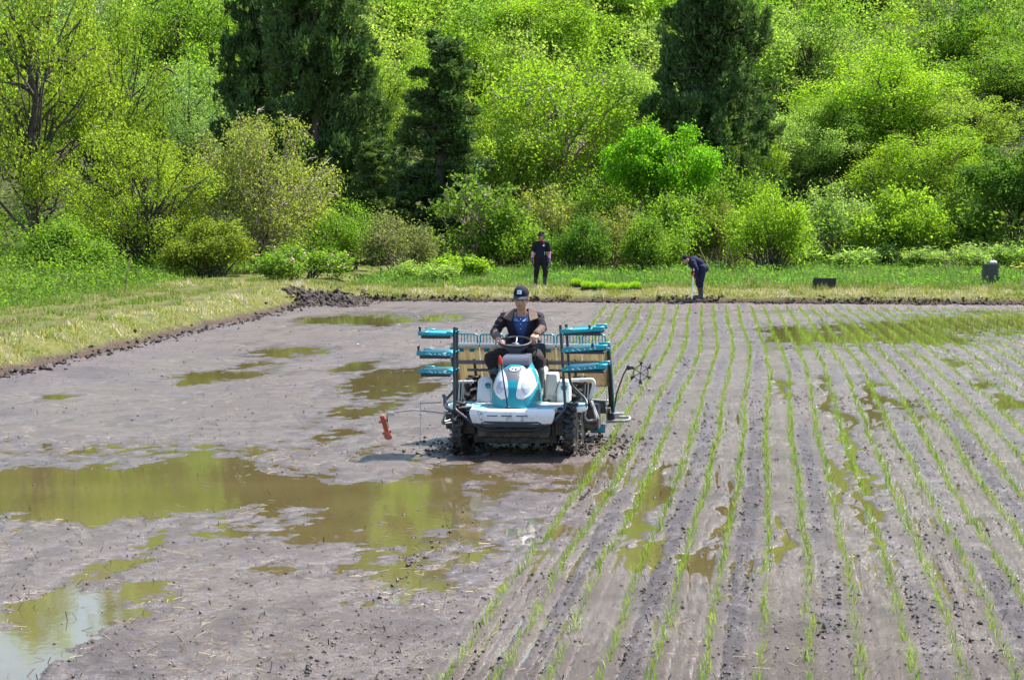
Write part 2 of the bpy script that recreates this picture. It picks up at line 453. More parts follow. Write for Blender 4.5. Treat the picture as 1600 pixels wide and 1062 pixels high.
# ------------------------------------------------------------------ foliage helpers
def unit(v): return v / np.maximum(np.linalg.norm(v, axis=-1, keepdims=True), 1e-9)
def leaves_mesh(name, P, N, L, W, mat, g=rng, fold=.25, up=None):
    """one leaf (a four-cornered blade, slightly folded) for each point"""
    n = len(P)
    a = g.normal(size=(n, 3)) if up is None else up + g.normal(size=(n, 3)) * .35
    N = unit(N)
    T = unit(a - (a * N).sum(1, keepdims=True) * N)
    B = np.cross(N, T)
    L = np.broadcast_to(L, (n,))[:, None]; W = np.broadcast_to(W, (n,))[:, None]
    V = np.stack([P - T * L * .5, P + B * W * .5 - N * W * fold, P + T * L * .5, P - B * W * .5 - N * W * fold], 1)
    return mesh_np(name, V.reshape(-1, 3), np.arange(n * 4).reshape(-1, 4), mat)
def tubes_np(paths, sides=5):
    """tapered tubes; each path is (points, radii)"""
    Vs, Fs, off = [], [], 0
    for P, r in paths:
        P = np.asarray(P, float); r = np.asarray(r, float); k = len(P)
        T = unit(np.gradient(P, axis=0))
        ref = np.array([0, 1.0, .13]) if abs(T[0][2]) > .6 else np.array([0, 0, 1.0])
        A = unit(np.cross(T, ref)); B = np.cross(T, A)
        an = np.arange(sides) * 2 * np.pi / sides
        ring = P[:, None, :] + (A[:, None, :] * np.cos(an)[None, :, None] + B[:, None, :] * np.sin(an)[None, :, None]) * r[:, None, None]
        Vs.append(ring.reshape(-1, 3))
        i = np.arange(k - 1)[:, None] * sides + np.arange(sides)[None, :]
        j = np.arange(k - 1)[:, None] * sides + (np.arange(sides)[None, :] + 1) % sides
        Fs.append(np.stack([i, j, j + sides, i + sides], -1).reshape(-1, 4) + off)
        off += k * sides
    return np.concatenate(Vs), np.concatenate(Fs)
def wobble(p0, p1, k, amt, g, sag=0.0):
    p0 = np.asarray(p0, float); p1 = np.asarray(p1, float)
    s = np.linspace(0, 1, k)[:, None]
    P = p0 + (p1 - p0) * s
    L = np.linalg.norm(p1 - p0)
    n = g.normal(size=(k, 3)) * amt * L; n[0] = 0; n[-1] = 0
    P = P + n; P[:, 2] += sag * L * np.sin(np.pi * s[:, 0])
    return P

t = NT('bark')
w = t.coord('Object', (9, 9, 2.2))
n = t.noise(2.2, 5, .7, w)
t.set(Base_Color=t.ramp(n, [(.3, (.035, .026, .02)), (.6, (.10, .078, .058)), (.8, (.17, .14, .11))]), Roughness=.9)
t.bump(n, .6, .04)
M_BARK = t.m
M_TWIG = mat_plain('twig', (.30, .24, .18), .85, nscale=8, var=.35)
M_LEAF = mat_leaf('broad_leaf')
M_NEEDLE = mat_leaf('cedar_needle', var=.55, trans=.30, rough=.6, yellow=.1)

def crown_broad(seed, nl=30, leaves=15000, size=(.10, .17), flat=.8, tall=1.0, gap=.30, droop=0.0, lobe=(.20, .34)):
    """broadleaf crown of unit half-width: clumps of leaves round the tips of the limbs, sky between them"""
    g = np.random.default_rng(seed)
    C, Rr = [], []
    k = 0
    while len(C) < nl and k < 4000:
        k += 1
        d = unit(g.normal(size=3)); d[2] = d[2] * .95 + .02
        r = g.uniform(.12, .86) ** .55
        wide = 1.0 if d[2] > -.35 else .9
        c = d * r * np.array([wide, wide, flat * tall])
        c *= 1 + .16 * math.sin(3 * math.atan2(d[1], d[0]) + seed)
        rad = g.uniform(*lobe)
        if all(np.linalg.norm(c - q) > gap * .8 for q in C):
            C.append(c); Rr.append(rad)
    C = np.array(C); Rr = np.array(Rr)
    w = Rr ** 2; w = w / w.sum()
    idx = g.choice(len(C), leaves, p=w)
    d = unit(g.normal(size=(leaves, 3)) + np.array([0, 0, .35]))
    rad = g.uniform(.35, 1.08, leaves) ** .7
    stray = g.uniform(0, 1, leaves) < .14; rad = np.where(stray, g.uniform(1.0, 1.55, leaves), rad)
    jitter = 1 + .35 * np.sin(d[:, 0] * 5 + idx) * np.sin(d[:, 1] * 5 + idx * 2) * np.sin(d[:, 2] * 4 + idx)
    P = C[idx] + d * (Rr[idx] * rad * jitter)[:, None] * np.array([1.05, 1.05, .95])
    P[:, 2] -= droop * (P[:, 0] ** 2 + P[:, 1] ** 2)
    N = d * .45 + np.array([0, 0, .25]) + g.normal(size=(leaves, 3)) * .8
    return C, Rr, P, N, g

PROTO = {}
def wood_mesh(paths, limbs, mat):
    V, F = tubes_np(paths, 9); V2, F2 = tubes_np(limbs, 3)
    me = mesh_np('trunk', np.concatenate([V, V2]), np.concatenate([F, F2 + len(V)]), M_BARK, True)
    me.materials.append(mat)
    me.polygons.foreach_set('material_index', np.concatenate([np.zeros(len(F), np.int32), np.ones(len(F2), np.int32)]))
    return me
def proto_broad(key, seed, half=2.6, sides=6, trunk_r=.14, trunk_low=.15, twig=False, limb_s=(.25, .75), limb_k=.32, leaves=42000, size=(.06, .11), nl=30, **kw):
    C, Rr, P, N, g = crown_broad(seed, nl=nl, leaves=leaves, **kw)
    P = P * half; C = C * half
    zc = trunk_low + half * kw.get('flat', .8) * kw.get('tall', 1.0) * .92
    P[:, 2] += zc; C[:, 2] += zc
    L = g.uniform(*size, len(P))
    cm = leaves_mesh('crown', P, N, L, L * g.uniform(.5, .75, len(P)), M_LEAF, g)
    top = zc + half * .35
    paths = []
    tp = wobble((0, 0, -.4), (g.normal() * .2, g.normal() * .2, top), 9, .018, g)
    tr = np.linspace(1, .32, 9) * trunk_r; tr[0] *= 1.35
    paths.append((tp, tr))
    limbs = []
    for c, r in zip(C, Rr):
        s = g.uniform(*limb_s) * min(1, (c[2] / top) * .9 + .1)
        i = int(s * 8); p0 = tp[i]
        end = c + (c - p0) * .12
        bp = wobble(p0, end, 6, .035, g, .05)
        limbs.append((bp, np.linspace(limb_k, .07, 6) * trunk_r * (1 - s * .3)))
        for q in range(2 if not twig else 6):
            j = g.integers(2, 6); e2 = bp[j] + unit(g.normal(size=3) + np.array([0, 0, .4])) * r * half * g.uniform(.7, 1.25)
            limbs.append((wobble(bp[j], e2, 4, .05, g), np.linspace(.16, .04, 4) * trunk_r))
    tm = wood_mesh(paths, limbs, M_TWIG if twig else M_BARK)
    PROTO[key] = dict(crown=cm, trunk=tm, limbs=None, half=half, height=float(P[:, 2].max()))
def proto_cedar(key, seed, half=2.0, height=11.0, leaves=26000, ragged=.25):
    g = np.random.default_rng(seed)
    tp = wobble((0, 0, -.4), (g.normal() * .12, g.normal() * .12, height), 12, .004, g)
    paths = [(tp, np.linspace(1, .12, 12) * .24)]
    limbs, TC, TR, TD = [], [], [], []
    z = height * .10
    while z < height * .99:
        s = z / height
        rad = half * (1 - s) ** .72 * min(1, .62 + s * 2.2) * (1 + g.normal() * ragged * .5) + .10
        for q in range(g.integers(4, 7)):
            a = g.uniform(0, 2 * np.pi); l = rad * g.uniform(.62, 1.15)
            o = np.array([np.interp(z, tp[:, 2], tp[:, 0]), np.interp(z, tp[:, 2], tp[:, 1]), z])
            tip = o + np.array([math.cos(a) * l, math.sin(a) * l, -.10 * l + .1])
            bp = wobble(o, tip, 5, .03, g, -.08)
            limbs.append((bp, np.linspace(.045, .012, 5)))
            nt = max(2, int(l / .33))
            for m in range(nt):
                f = (m + .9) / nt
                p = o + (tip - o) * f + g.normal(size=3) * .16; p[2] += .10 * f
                TC.append(p); TR.append(g.uniform(.20, .40) * (.7 + .3 * (1 - s))); TD.append([math.cos(a) * .6, math.sin(a) * .6, .75])
        z += g.uniform(.20, .36)
    TC = np.array(TC); TR = np.array(TR); TD = np.array(TD)
    w = TR ** 2; idx = g.choice(len(TC), leaves, p=w / w.sum())
    d = unit(g.normal(size=(leaves, 3)) + TD[idx] * .5)
    P = TC[idx] + d * (TR[idx] * g.uniform(.3, 1.05, leaves))[:, None] * np.array([1, 1, 1.1])
    T = unit(d * .8 + TD[idx] * .8 + g.normal(size=(leaves, 3)) * .4)
    N = np.cross(T, unit(g.normal(size=(leaves, 3))))
    L = g.uniform(.13, .30, leaves)
    cm = leaves_mesh('crown', P, N, L, L * .36, M_NEEDLE, g, up=T)
    tm = wood_mesh(paths, limbs, M_BARK)
    PROTO[key] = dict(crown=cm, trunk=tm, limbs=None, half=half, height=float(P[:, 2].max()))
def proto_shrub(key, seed, half=1.2, leaves=9000, size=(.06, .11), nl=18, twiggy=False, bottom=.1, narrow=False, flat=.8, blossoms=0, lean=.35):
    """shrub: many stems from the ground, clumps of leaves from the ground up"""
    g = np.random.default_rng(seed)
    C = []; Rr = []
    for k in range(nl):
        a = g.uniform(0, 2 * np.pi); r = math.sqrt(g.uniform(0, 1)) * .82
        hgt = math.sqrt(max(.05, 1 - r * r)) * g.uniform(.35, 1.0)
        C.append([math.cos(a) * r, math.sin(a) * r, hgt * flat * 1.35 * g.uniform(.7, 1) + bottom]); Rr.append(g.uniform(.15, .30))
    C = np.array(C); Rr = np.array(Rr)
    idx = g.choice(nl, leaves, p=Rr ** 2 / (Rr ** 2).sum())
    d = unit(g.normal(size=(leaves, 3)) + np.array([0, 0, .3]))
    rad = np.where(g.uniform(0, 1, leaves) < .2, g.uniform(1.0, 1.7, leaves), g.uniform(.3, 1.1, leaves) ** .8)
    sprig = 1 + .35 * np.sin(d[:, 0] * 6 + idx) * np.sin(d[:, 1] * 6 + idx * 3)
    P = C[idx] + d * (Rr[idx] * rad * sprig)[:, None]
    P[:, 2] = np.abs(P[:, 2]) + .02
    P *= half
    N = d * .5 + np.array([0, 0, .5]) + g.normal(size=(leaves, 3)) * .7
    L = g.uniform(*size, leaves)
    cm = leaves_mesh('foliage', P, N, L, L * (.22 if narrow else g.uniform(.5, .75, leaves)), M_LEAF, g)
    limbs = []
    for c, r in zip(C, Rr):
        b = np.array([g.normal() * .12, g.normal() * .12, -.15]) * half
        bp = wobble(b, c * half, 6, .03, g, .06)
        limbs.append((bp, np.linspace(.022, .008, 6) * half))
        for q in range(9 if twiggy else 2):
            j = g.integers(2, 6); e2 = bp[j] + unit(g.normal(size=3) + np.array([0, 0, .5])) * r * half * g.uniform(.8, 1.5)
            limbs.append((wobble(bp[j], e2, 4, .05, g), np.linspace(.008, .003, 4) * half))
    V, F = tubes_np(limbs, 4); lm = mesh_np('stem', V, F, M_TWIG if twiggy else M_BARK, True)
    bl = None
    if blossoms:
        i = g.choice(leaves, blossoms); pp = P[i] + d[i] * .05
        bl = leaves_mesh('blossom', np.repeat(pp, 3, 0) + g.normal(size=(blossoms * 3, 3)) * .03, g.normal(size=(blossoms * 3, 3)), .07, .06, M_BLOSSOM, g)
    PROTO[key] = dict(crown=cm, trunk=None, limbs=lm, half=half, height=float(P[:, 2].max()), blossom=bl)

M_BLOSSOM = mat_plain('blossom', (.62, .28, .36), .6, var=.3)
proto_broad('lime1', 101, half=2.7, nl=70, tall=1.2, leaves=30000, lobe=(.13,.25), gap=.2)
proto_broad('lime2', 102, half=2.7, nl=84, tall=1.2, leaves=26000, lobe=(.11, .22), gap=.18)
proto_broad('lime3', 103, half=2.7, nl=66, leaves=29000, tall=1.35, lobe=(.13,.24), gap=.2)
proto_broad('airy', 104, half=2.8, nl=84, leaves=26000, lobe=(.11, .21), size=(.06, .11), twig=True, gap=.22, tall=1.05)
proto_broad('oak', 105, half=2.8, nl=80, leaves=26000, lobe=(.10, .21), size=(.05, .095), droop=.12, gap=.18, tall=1.15, trunk_r=.17)
proto_broad('oaktall', 111, half=2.8, nl=70, leaves=24000, lobe=(.10, .20), size=(.05, .095), gap=.2, tall=1.25, trunk_r=.20, trunk_low=.5, limb_s=(.55, .98), limb_k=.26)
proto_broad('olive', 106, half=2.6, nl=80, leaves=22000, lobe=(.10, .21), size=(.05, .09), gap=.18, droop=.14, twig=True, tall=.95, trunk_low=.1)
proto_broad('willow', 107, half=2.5, nl=70, leaves=30000, size=(.045, .09), tall=1.1, lobe=(.13, .23), gap=.2)
proto_broad('round', 108, half=2.2, nl=64, leaves=26000, lobe=(.14, .24), size=(.08, .14), gap=.2, tall=.8, trunk_low=2.4)
proto_broad('sparse', 109, half=1.9, nl=40, leaves=2600, lobe=(.12, .22), size=(.12, .20), twig=True, tall=1.2, trunk_low=.5)
proto_cedar('cedar1', 201, half=2.9, height=13.0, leaves=62000)
proto_cedar('cedar2', 202, half=1.75, height=8.6, leaves=34000)
proto_shrub('bush1', 301, half=1.6, leaves=12000, size=(.065, .115), nl=34)
proto_shrub('bush2', 302, half=1.6, leaves=12000, size=(.055, .10), nl=38, flat=1.1)
proto_shrub('twigbush', 303, half=1.5, leaves=8000, size=(.05, .10), nl=24, twiggy=True, flat=.95)
proto_shrub('oliveb', 304, half=1.6, leaves=10000, size=(.055, .10), nl=36, twiggy=True, flat=1.05)
proto_shrub('sasa', 305, half=1.2, leaves=4200, size=(.12, .24), nl=18, narrow=True, flat=.55)
proto_shrub('flower', 306, half=1.6, leaves=9000, size=(.07, .12), nl=22, flat=.55, blossoms=150)
proto_shrub('low', 307, half=1.1, leaves=5500, size=(.08, .14), nl=16, flat=.6)

def plant(key, px, top, Z, width, col, label, cat=None, group=None, rz=None, name=None, base=None, lean=0.0):
    """stands a tree or shrub on the ground at the distance Z, its crown as wide and as high as in the photograph"""
    p = at_depth(px, 306, Z); gz = float(ground_h(p.x, p.y)) if base is None else base
    ztop = at_depth(px, top, Z).z
    pr = PROTO[key]
    sh = (ztop - gz) / pr['height']; sw = width * (.60 if pr['trunk'] is not None and 'cedar' not in key else .52) * Z / FPX / pr['half']
    is_tree = pr['trunk'] is not None
    nm = name or ('tree' if is_tree else 'shrub')
    o = thing(nm, label, cat or ('tree' if is_tree else 'shrub'), (p.x, p.y, gz), random.uniform(0, 6.28) if rz is None else rz, group)
    o.rotation_euler[0] = lean
    o.scale = (sw, sw, sh)
    for part, me in (('crown' if is_tree else 'foliage', pr['crown']), ('trunk', pr['trunk']), ('limbs' if is_tree else 'stems', pr['limbs']), ('blossom', pr.get('blossom'))):
        if me is None: continue
        c = mobj(part, me, o)
        v = random.uniform(.88, 1.12)
        c.color = (col[0] * v, col[1] * v, col[2] * v, 1)
    return o
LIME, LIME2, GREEN, DEEP = (.26, .41, .03), (.32, .45, .07), (.185, .32, .034), (.10, .20, .027)
GOLD, OLIVE, PALE, GREY = (.28, .38, .04), (.29, .33, .085), (.31, .45, .12), (.24, .36, .14)
CEDAR, CEDAR2, VIVID = (.100, .165, .055), (.115, .17, .055), (.17, .38, .015)
TREES = [
 # key, px, top, Z, width, colour, label, name
 ('oaktall', 50, -150, 76, 270, GOLD, 'tall golden-leaved tree and dark trunk at the left edge', 'oak_tree'),
 ('oak', 228, 175, 71, 215, GOLD, 'golden-green bushy tree between the dark-trunked tree and the twiggy olive tree', 'oak_tree'),
 ('olive', 410, 165, 73, 235, OLIVE, 'olive-bronze tree with bare grey twigs sticking out above it', 'olive_tinted_tree'),
 ('oak', 165, -30, 92, 210, (.22, .33, .03), 'yellowish tree rising behind the golden bushy tree', 'oak_tree'),
 ('willow', 290, 85, 96, 150, GREY, 'grey-green tree left of the two left-hand cedars', 'broadleaf_tree'),
 ('lime2', 280, -70, 112, 230, GREEN, 'mid-green tree on the slope behind the grey-green tree', 'broadleaf_tree'),
 ('airy', 70, -70, 112, 260, GREY, 'thin greyish tree high behind the dark-trunked tree', 'broadleaf_tree'),
 ('lime1', 195, -110, 132, 240, GREEN, 'dark green hill tree at the upper left, left of the two left-hand cedars', 'broadleaf_tree'),
 ('cedar1', 490, -420, 86, 255, CEDAR, 'largest dark cedar, its top cut off by the picture edge', 'cedar_tree'),
 ('cedar1', 400, -260, 90, 150, CEDAR, 'dark cedar close on the left side of the largest cedar', 'cedar_tree'),
 ('cedar2', 592, 215, 80, 120, CEDAR2, 'low dark cedar between the largest cedar and the pointed cedar', 'cedar_tree'),
 ('cedar2', 682, 46, 82, 182, CEDAR, 'pointed dark cedar standing alone left of centre', 'cedar_tree'),
 ('cedar1', 1117, -330, 91, 235, CEDAR, 'broad dark cedar right of centre behind the vivid green tree', 'cedar_tree'),
 ('cedar2', 640, -70, 122, 140, CEDAR2, 'far dark cedar at the top edge above the pointed cedar', 'cedar_tree'),
 ('cedar2', 1235, -60, 132, 90, CEDAR2, 'far dark cedar at the top edge right of the broad cedar', 'cedar_tree'),
 ('cedar2', 1520, -60, 142, 120, CEDAR2, 'far dark cedar at the top right corner', 'cedar_tree'),
 ('lime3', 590, 45, 100, 150, LIME2, 'light green tree glimpsed between the largest cedar and the pointed cedar', 'broadleaf_tree'),
 ('airy', 880, 72, 92, 320, LIME, 'widest bright lime tree with fine branches, in the middle of the wood', 'broadleaf_tree'),
 ('lime1', 835, -25, 113, 230, LIME, 'bright tree above the widest lime tree, near the top edge', 'broadleaf_tree'),
 ('lime2', 745, 35, 106, 190, LIME, 'lime tree directly right of the pointed cedar top', 'broadleaf_tree'),
 ('lime3', 965, -70, 122, 220, GREEN, 'darker green tree left of the broad cedar top', 'broadleaf_tree'),
 ('lime1', 985, 90, 100, 150, PALE, 'pale green tree tucked against the left side of the broad cedar', 'broadleaf_tree'),
 ('round', 1038, 178, 80, 140, VIVID, 'vivid green rounded tree in front of the broad cedar', 'broadleaf_tree'),
 ('lime2', 1265, 5, 106, 210, PALE, 'pale lime tree directly right of the broad cedar', 'broadleaf_tree'),
 ('lime1', 1375, 65, 98, 240, LIME, 'large bright green tree in the middle of the right-hand slope', 'broadleaf_tree'),
 ('lime3', 1480, 10, 113, 220, LIME, 'bright green tree high on the right-hand slope', 'broadleaf_tree'),
 ('lime2', 1565, 55, 104, 210, GREEN, 'mid-green tree at the right edge halfway up the slope', 'broadleaf_tree'),
 ('lime1', 1340, -80, 128, 230, LIME2, 'light green tree at the top edge above the large bright tree', 'broadleaf_tree'),
 ('lime2', 1440, -100, 140, 220, GREEN, 'green tree at the top edge left of the corner cedar', 'broadleaf_tree'),
 ('lime3', 1595, -60, 130, 200, LIME, 'bright tree in the top right corner below the corner cedar', 'broadleaf_tree'),
 ('willow', 1245, 160, 95, 160, PALE, 'pale feathery tree against the right side of the broad cedar', 'broadleaf_tree'),
 ('lime3', 1455, 180, 91, 210, LIME, 'lime tree low on the right-hand slope, left of the edge tree', 'broadleaf_tree'),
 ('round', 1590, 212, 80, 140, DEEP, 'deep green bushy tree at the right edge just above the meadow', 'broadleaf_tree'),
 ('lime1', 715, -95, 136, 220, LIME, 'far green tree at the top edge right of the far cedar', 'broadleaf_tree'),
 ('lime2', 890, -110, 142, 230, GREEN, 'far green tree at the top edge above the widest lime tree', 'broadleaf_tree'),
 ('lime1', 1170, -110, 142, 220, LIME2, 'far light green tree peeping out above the broad cedar', 'broadleaf_tree'),
 ('lime3', 1060, -60, 118, 200, LIME, 'lime hill tree seen between the darker green tree and the broad cedar', 'broadleaf_tree'),
 ('lime1', 1175, 40, 108, 170, LIME2, 'light green tree showing behind the right side of the broad cedar', 'broadleaf_tree'),
 ('lime2', 1520, 130, 97, 190, LIME2, 'light lime tree above the deep green edge tree', 'broadleaf_tree'),
 ('lime3', 1310, 130, 97, 170, GREEN, 'mid-green tree between the pale feathery tree and the large bright tree', 'broadleaf_tree'),
 ('lime1', 790, 150, 90, 170, LIME2, 'light green tree between the pointed cedar and the widest lime tree', 'broadleaf_tree'),
 ('lime2', 1150, 170, 93, 150, LIME, 'lime tree low in front of the broad cedar at its right foot', 'broadleaf_tree'),
 ('lime1', 350, 60, 104, 150, LIME2, 'light green tree glimpsed at the left side of the two left-hand cedars', 'broadleaf_tree'),
 ('sparse', 742, 262, 77, 140, (.15, .26, .04), 'small half-bare tree with pale twigs right of the pointed cedar', 'broadleaf_tree'),
]
for key, px, top, Z, wd, col, lab, nm in TREES:
    plant(key, px, top, Z, wd, col, lab, name=nm, group='trees of the wooded slope')
SHRUBS = [
 ('twigbush', 622, 312, 71, 150, (.20, .22, .09), 'greyish twiggy shrub left of the low rounded bush'),
 ('oliveb', 855, 268, 80, 150, OLIVE, 'olive twiggy shrub behind the standing woman, upper one'),
 ('bush2', 935, 250, 81, 150, GREEN, 'green shrub below the widest lime tree'),
 ('bush1', 1062, 285, 77, 150, GREEN, 'green shrub directly below the vivid green tree'),
 ('bush2', 1205, 262, 75, 150, LIME, 'bright green upright shrub right of the stooping man'),
 ('bush2', 1145, 235, 82, 130, GREEN, 'green shrub at the foot of the broad cedar'),
 ('oliveb', 1300, 262, 80, 150, PALE, 'pale olive shrub right of the bright upright shrub'),
 ('bush1', 1405, 275, 79, 160, LIME, 'lime shrub behind the meadow, above the white-edged bamboo grass'),
 ('bush2', 1505, 268, 80, 150, GREEN, 'green shrub left of the deep green edge tree'),
 ('oliveb', 965, 305, 76, 140, (.22, .24, .06), 'olive-green shrub above the seedling trays'),
 ('bush1', 800, 305, 77, 130, GREEN, 'green shrub left of the standing woman'),
 ('bush1', 905, 325, 74, 110, DEEP, 'dark green low shrub just right of the standing woman'),
 ('bush1', 1020, 325, 74, 110, GREEN, 'low green shrub left of the stooping man'),
 ('oliveb', 1130, 300, 77, 110, (.20, .22, .05), 'olive shrub above the stooping man'),
 ('bush2', 545, 300, 74, 130, GREEN, 'green shrub under the low dark cedar'),
 ('flower', 470, 372, 66.5, 170, GREEN, 'low shrub dotted with pink blossom at the field corner'),
 ('bush1', 110, 330, 68, 170, GREEN, 'shaded green shrub between the dark trunk and the golden bushy tree'),
 ('bush1', 330, 330, 69, 150, (.20, .25, .03), 'yellow-green shrub under the olive-bronze tree'),
 ('low', 715, 394, 69, 95, LIME, 'low rounded bright bush at the meadow edge left of the woman'),
 ('sasa', 660, 402, 67, 110, PALE, 'pale grassy clump left of the low rounded bush'),
 ('sasa', 1300, 372, 78, 150, PALE, 'white-edged bamboo grass clump behind the black tray pile, left part'),
 ('sasa', 1395, 358, 79, 130, PALE, 'white-edged bamboo grass clump between the two tray piles'),
 ('sasa', 1490, 374, 76.5, 150, PALE, 'white-edged bamboo grass clump left of the tall tray stack'),
 ('sasa', 1582, 364, 78, 120, PALE, 'white-edged bamboo grass clump at the right edge'),
]
for key, px, top, Z, wd, col, lab in SHRUBS:
    plant(key, px, top, Z, wd, col, lab, group='shrubs along the wood edge', name='bamboo_grass' if key == 'sasa' else 'shrub')

# ------------------------------------------------------------------ the rest of the wood: higher up the hill and to both sides, one mass
g = np.random.default_rng(55)
Pc, Nn, Tint = [], [], []
C0, R0, P0, N0, _ = crown_broad(77, nl=26, leaves=1500)
spots = []
for k in range(4000):
    y = g.uniform(80, 176); x = g.uniform(-95, 120)
    X = x * math.cos(YAW) + y * math.sin(YAW); Z = -x * math.sin(YAW) + y * math.cos(YAW)
    px = 800 + X / Z * FPX
    if -120 < px < 1720 and Z < 145: continue
    if abs(px - 800) > 6000: continue
    if all((x - a) ** 2 + (y - b) ** 2 > 4.4 ** 2 for a, b, c in spots): spots.append((x, y, -900 < px < 2500 and Z < 125))
spots.sort(key=lambda q: not q[2])
Lw = []
for x, y, close in spots[:240]:
    s = g.uniform(2.6, 3.6); h = g.uniform(6, 8.5)
    nl_ = 1100 if close else 320
    a = g.uniform(0, 6.28); ca, sa = math.cos(a), math.sin(a)
    Q = np.stack([P0[:, 0] * ca - P0[:, 1] * sa, P0[:, 0] * sa + P0[:, 1] * ca, P0[:, 2]], 1)
    i = g.choice(len(Q), nl_, replace=False); Tint += [g.uniform(0, 1)] * nl_; Lw += [.32 if close else .85] * nl_
    Pc.append(Q[i] * np.array([s, s, h * .58]) + np.array([x, y, float(ground_h(x, y)) + h * .46])); Nn.append(N0[i])
Pc = np.concatenate(Pc); Nn = np.concatenate(Nn)
L = np.array(Lw) * g.uniform(.7, 1.3, len(Pc))
# the same wood inside the picture, in finer leaves, behind the trees that stand out
Cf, Rf, Pf, Nf, _ = crown_broad(78, nl=60, leaves=9000, lobe=(.13, .24), gap=.2)
in_spots = []
for k in range(3000):
    Z = g.uniform(98, 150); px = g.uniform(-140, 1740)
    p = at_depth(px, 306, Z)
    if all((p.x - a) ** 2 + (p.y - b) ** 2 > 3.6 ** 2 for a, b in in_spots): in_spots.append((p.x, p.y))
for x, y in in_spots[:125]:
    s = g.uniform(1.5, 2.6); h = g.uniform(4.5, 7.5); Tint += [g.uniform(0, 1)] * 2100; a = g.uniform(0, 6.28); ca, sa = math.cos(a), math.sin(a)
    Q = np.stack([Pf[:, 0] * ca - Pf[:, 1] * sa, Pf[:, 0] * sa + Pf[:, 1] * ca, Pf[:, 2]], 1)
    i = g.choice(len(Q), 2100, replace=False)
    Pc = np.concatenate([Pc, Q[i] * np.array([s, s, h * .55]) + np.array([x, y, float(ground_h(x, y)) + h * .5])]); Nn = np.concatenate([Nn, Nf[i]])
    L = np.concatenate([L, g.uniform(.11, .19, 2100)])
M_WOODS = mat_wood_mass('woodland_leaf')
o = mobj('hillside_woodland', leaves_mesh('hillside_woodland', Pc, Nn, L, L * .62, M_WOODS, g))
attr(o.data, 'tint', np.repeat(np.array(Tint), 4))
tag(o, 'bright spring woodland covering the upper hill as one mass', 'woodland', kind='stuff')

# undergrowth on the wooded slope, between the trunks
n = 70000
y = 78 + 66 * g.uniform(0, 1, n) ** 1.5; X = g.uniform(-.27, .29, n) * y
x = X * math.cos(YAW) - y * math.sin(YAW); yw = X * math.sin(YAW) + y * math.cos(YAW)
hh = np.clip(1.3 + 1.5 * fbm(x * .35, yw * .35, 2, 61),   .2, 3.4)
z = ground_h(x, yw) + hh * g.uniform(.1, 1, n) ** .5
L = g.uniform(.12, .24, n)
o = mobj('undergrowth', leaves_mesh('undergrowth', np.stack([x, yw, z], 1), g.normal(size=(n, 3)) * .6 + np.array([0, -.2, .7]), L, L * .6, M_LEAF, g))
o.color = (.12, .21, .025, 1)
tag(o, 'leafy undergrowth covering the floor of the wood', 'undergrowth', kind='stuff')

# ------------------------------------------------------------------ grass
def blades_mesh(name, P, H, W, mat, g, lean=.35, bend=True):
    n = len(P)
    a = g.uniform(0, 2 * np.pi, n); l = np.abs(g.normal(size=n)) * lean
    T = np.stack([np.cos(a) * l, np.sin(a) * l, np.ones(n)], 1); T = unit(T)
    b = g.uniform(0, 2 * np.pi, n)
    B = np.stack([np.cos(b), np.sin(b), np.zeros(n)], 1)
    H = np.broadcast_to(H, (n,))[:, None]; W = np.broadcast_to(W, (n,))[:, None]
    if not bend:
        V = np.stack([P - B * W * .5, P + B * W * .5, P + T * H], 1)
        return mesh_np(name, V.reshape(-1, 3), np.arange(n * 3).reshape(-1, 3), mat)
    mid = P + T * H * .55 + np.array([0, 0, .06]) * H
    V = np.stack([P - B * W * .5, P + B * W * .5, mid + B * W * .42, mid - B * W * .42, P + T * H * np.array([1.35, 1.35, .92])], 1)
    i = np.arange(n)[:, None] * 5
    F = np.concatenate([i + np.array([[0, 1, 2]]), i + np.array([[0, 2, 3]]), i + np.array([[3, 2, 4]])], 0)
    return mesh_np(name, V.reshape(-1, 3), F, mat)

M_MEADOW = mat_blade('meadow_grass', [(.28, (.06, .18, .02)), (.42, (.12, .28, .03)), (.54, (.20, .34, .05)), (.64, (.22, .24, .08)), (.78, (.27, .23, .13))], .8, .5, .7, 5)
M_TURF = mat_blade('bank_turf', [(.30, (.08, .20, .015)), (.44, (.18, .28, .022)), (.54, (.29, .33, .04)), (.62, (.34, .27, .065)), (.69, (.40, .34, .19)), (.78, (.50, .45, .36))], 1.3, .3, .7, 6)
M_DRYTURF = mat_blade('dry_turf', [(.30, (.15, .26, .02)), (.40, (.32, .36, .05)), (.49, (.48, .45, .10)), (.56, (.50, .37, .10)), (.63, (.58, .52, .34)), (.74, (.70, .65, .54))], 1.6, .3, .7, 6)
M_STRAW = mat_blade('straw', [(.3, (.13, .09, .05)), (.55, (.22, .17, .10)), (.75, (.32, .27, .19))], 3.0, .1, .6)

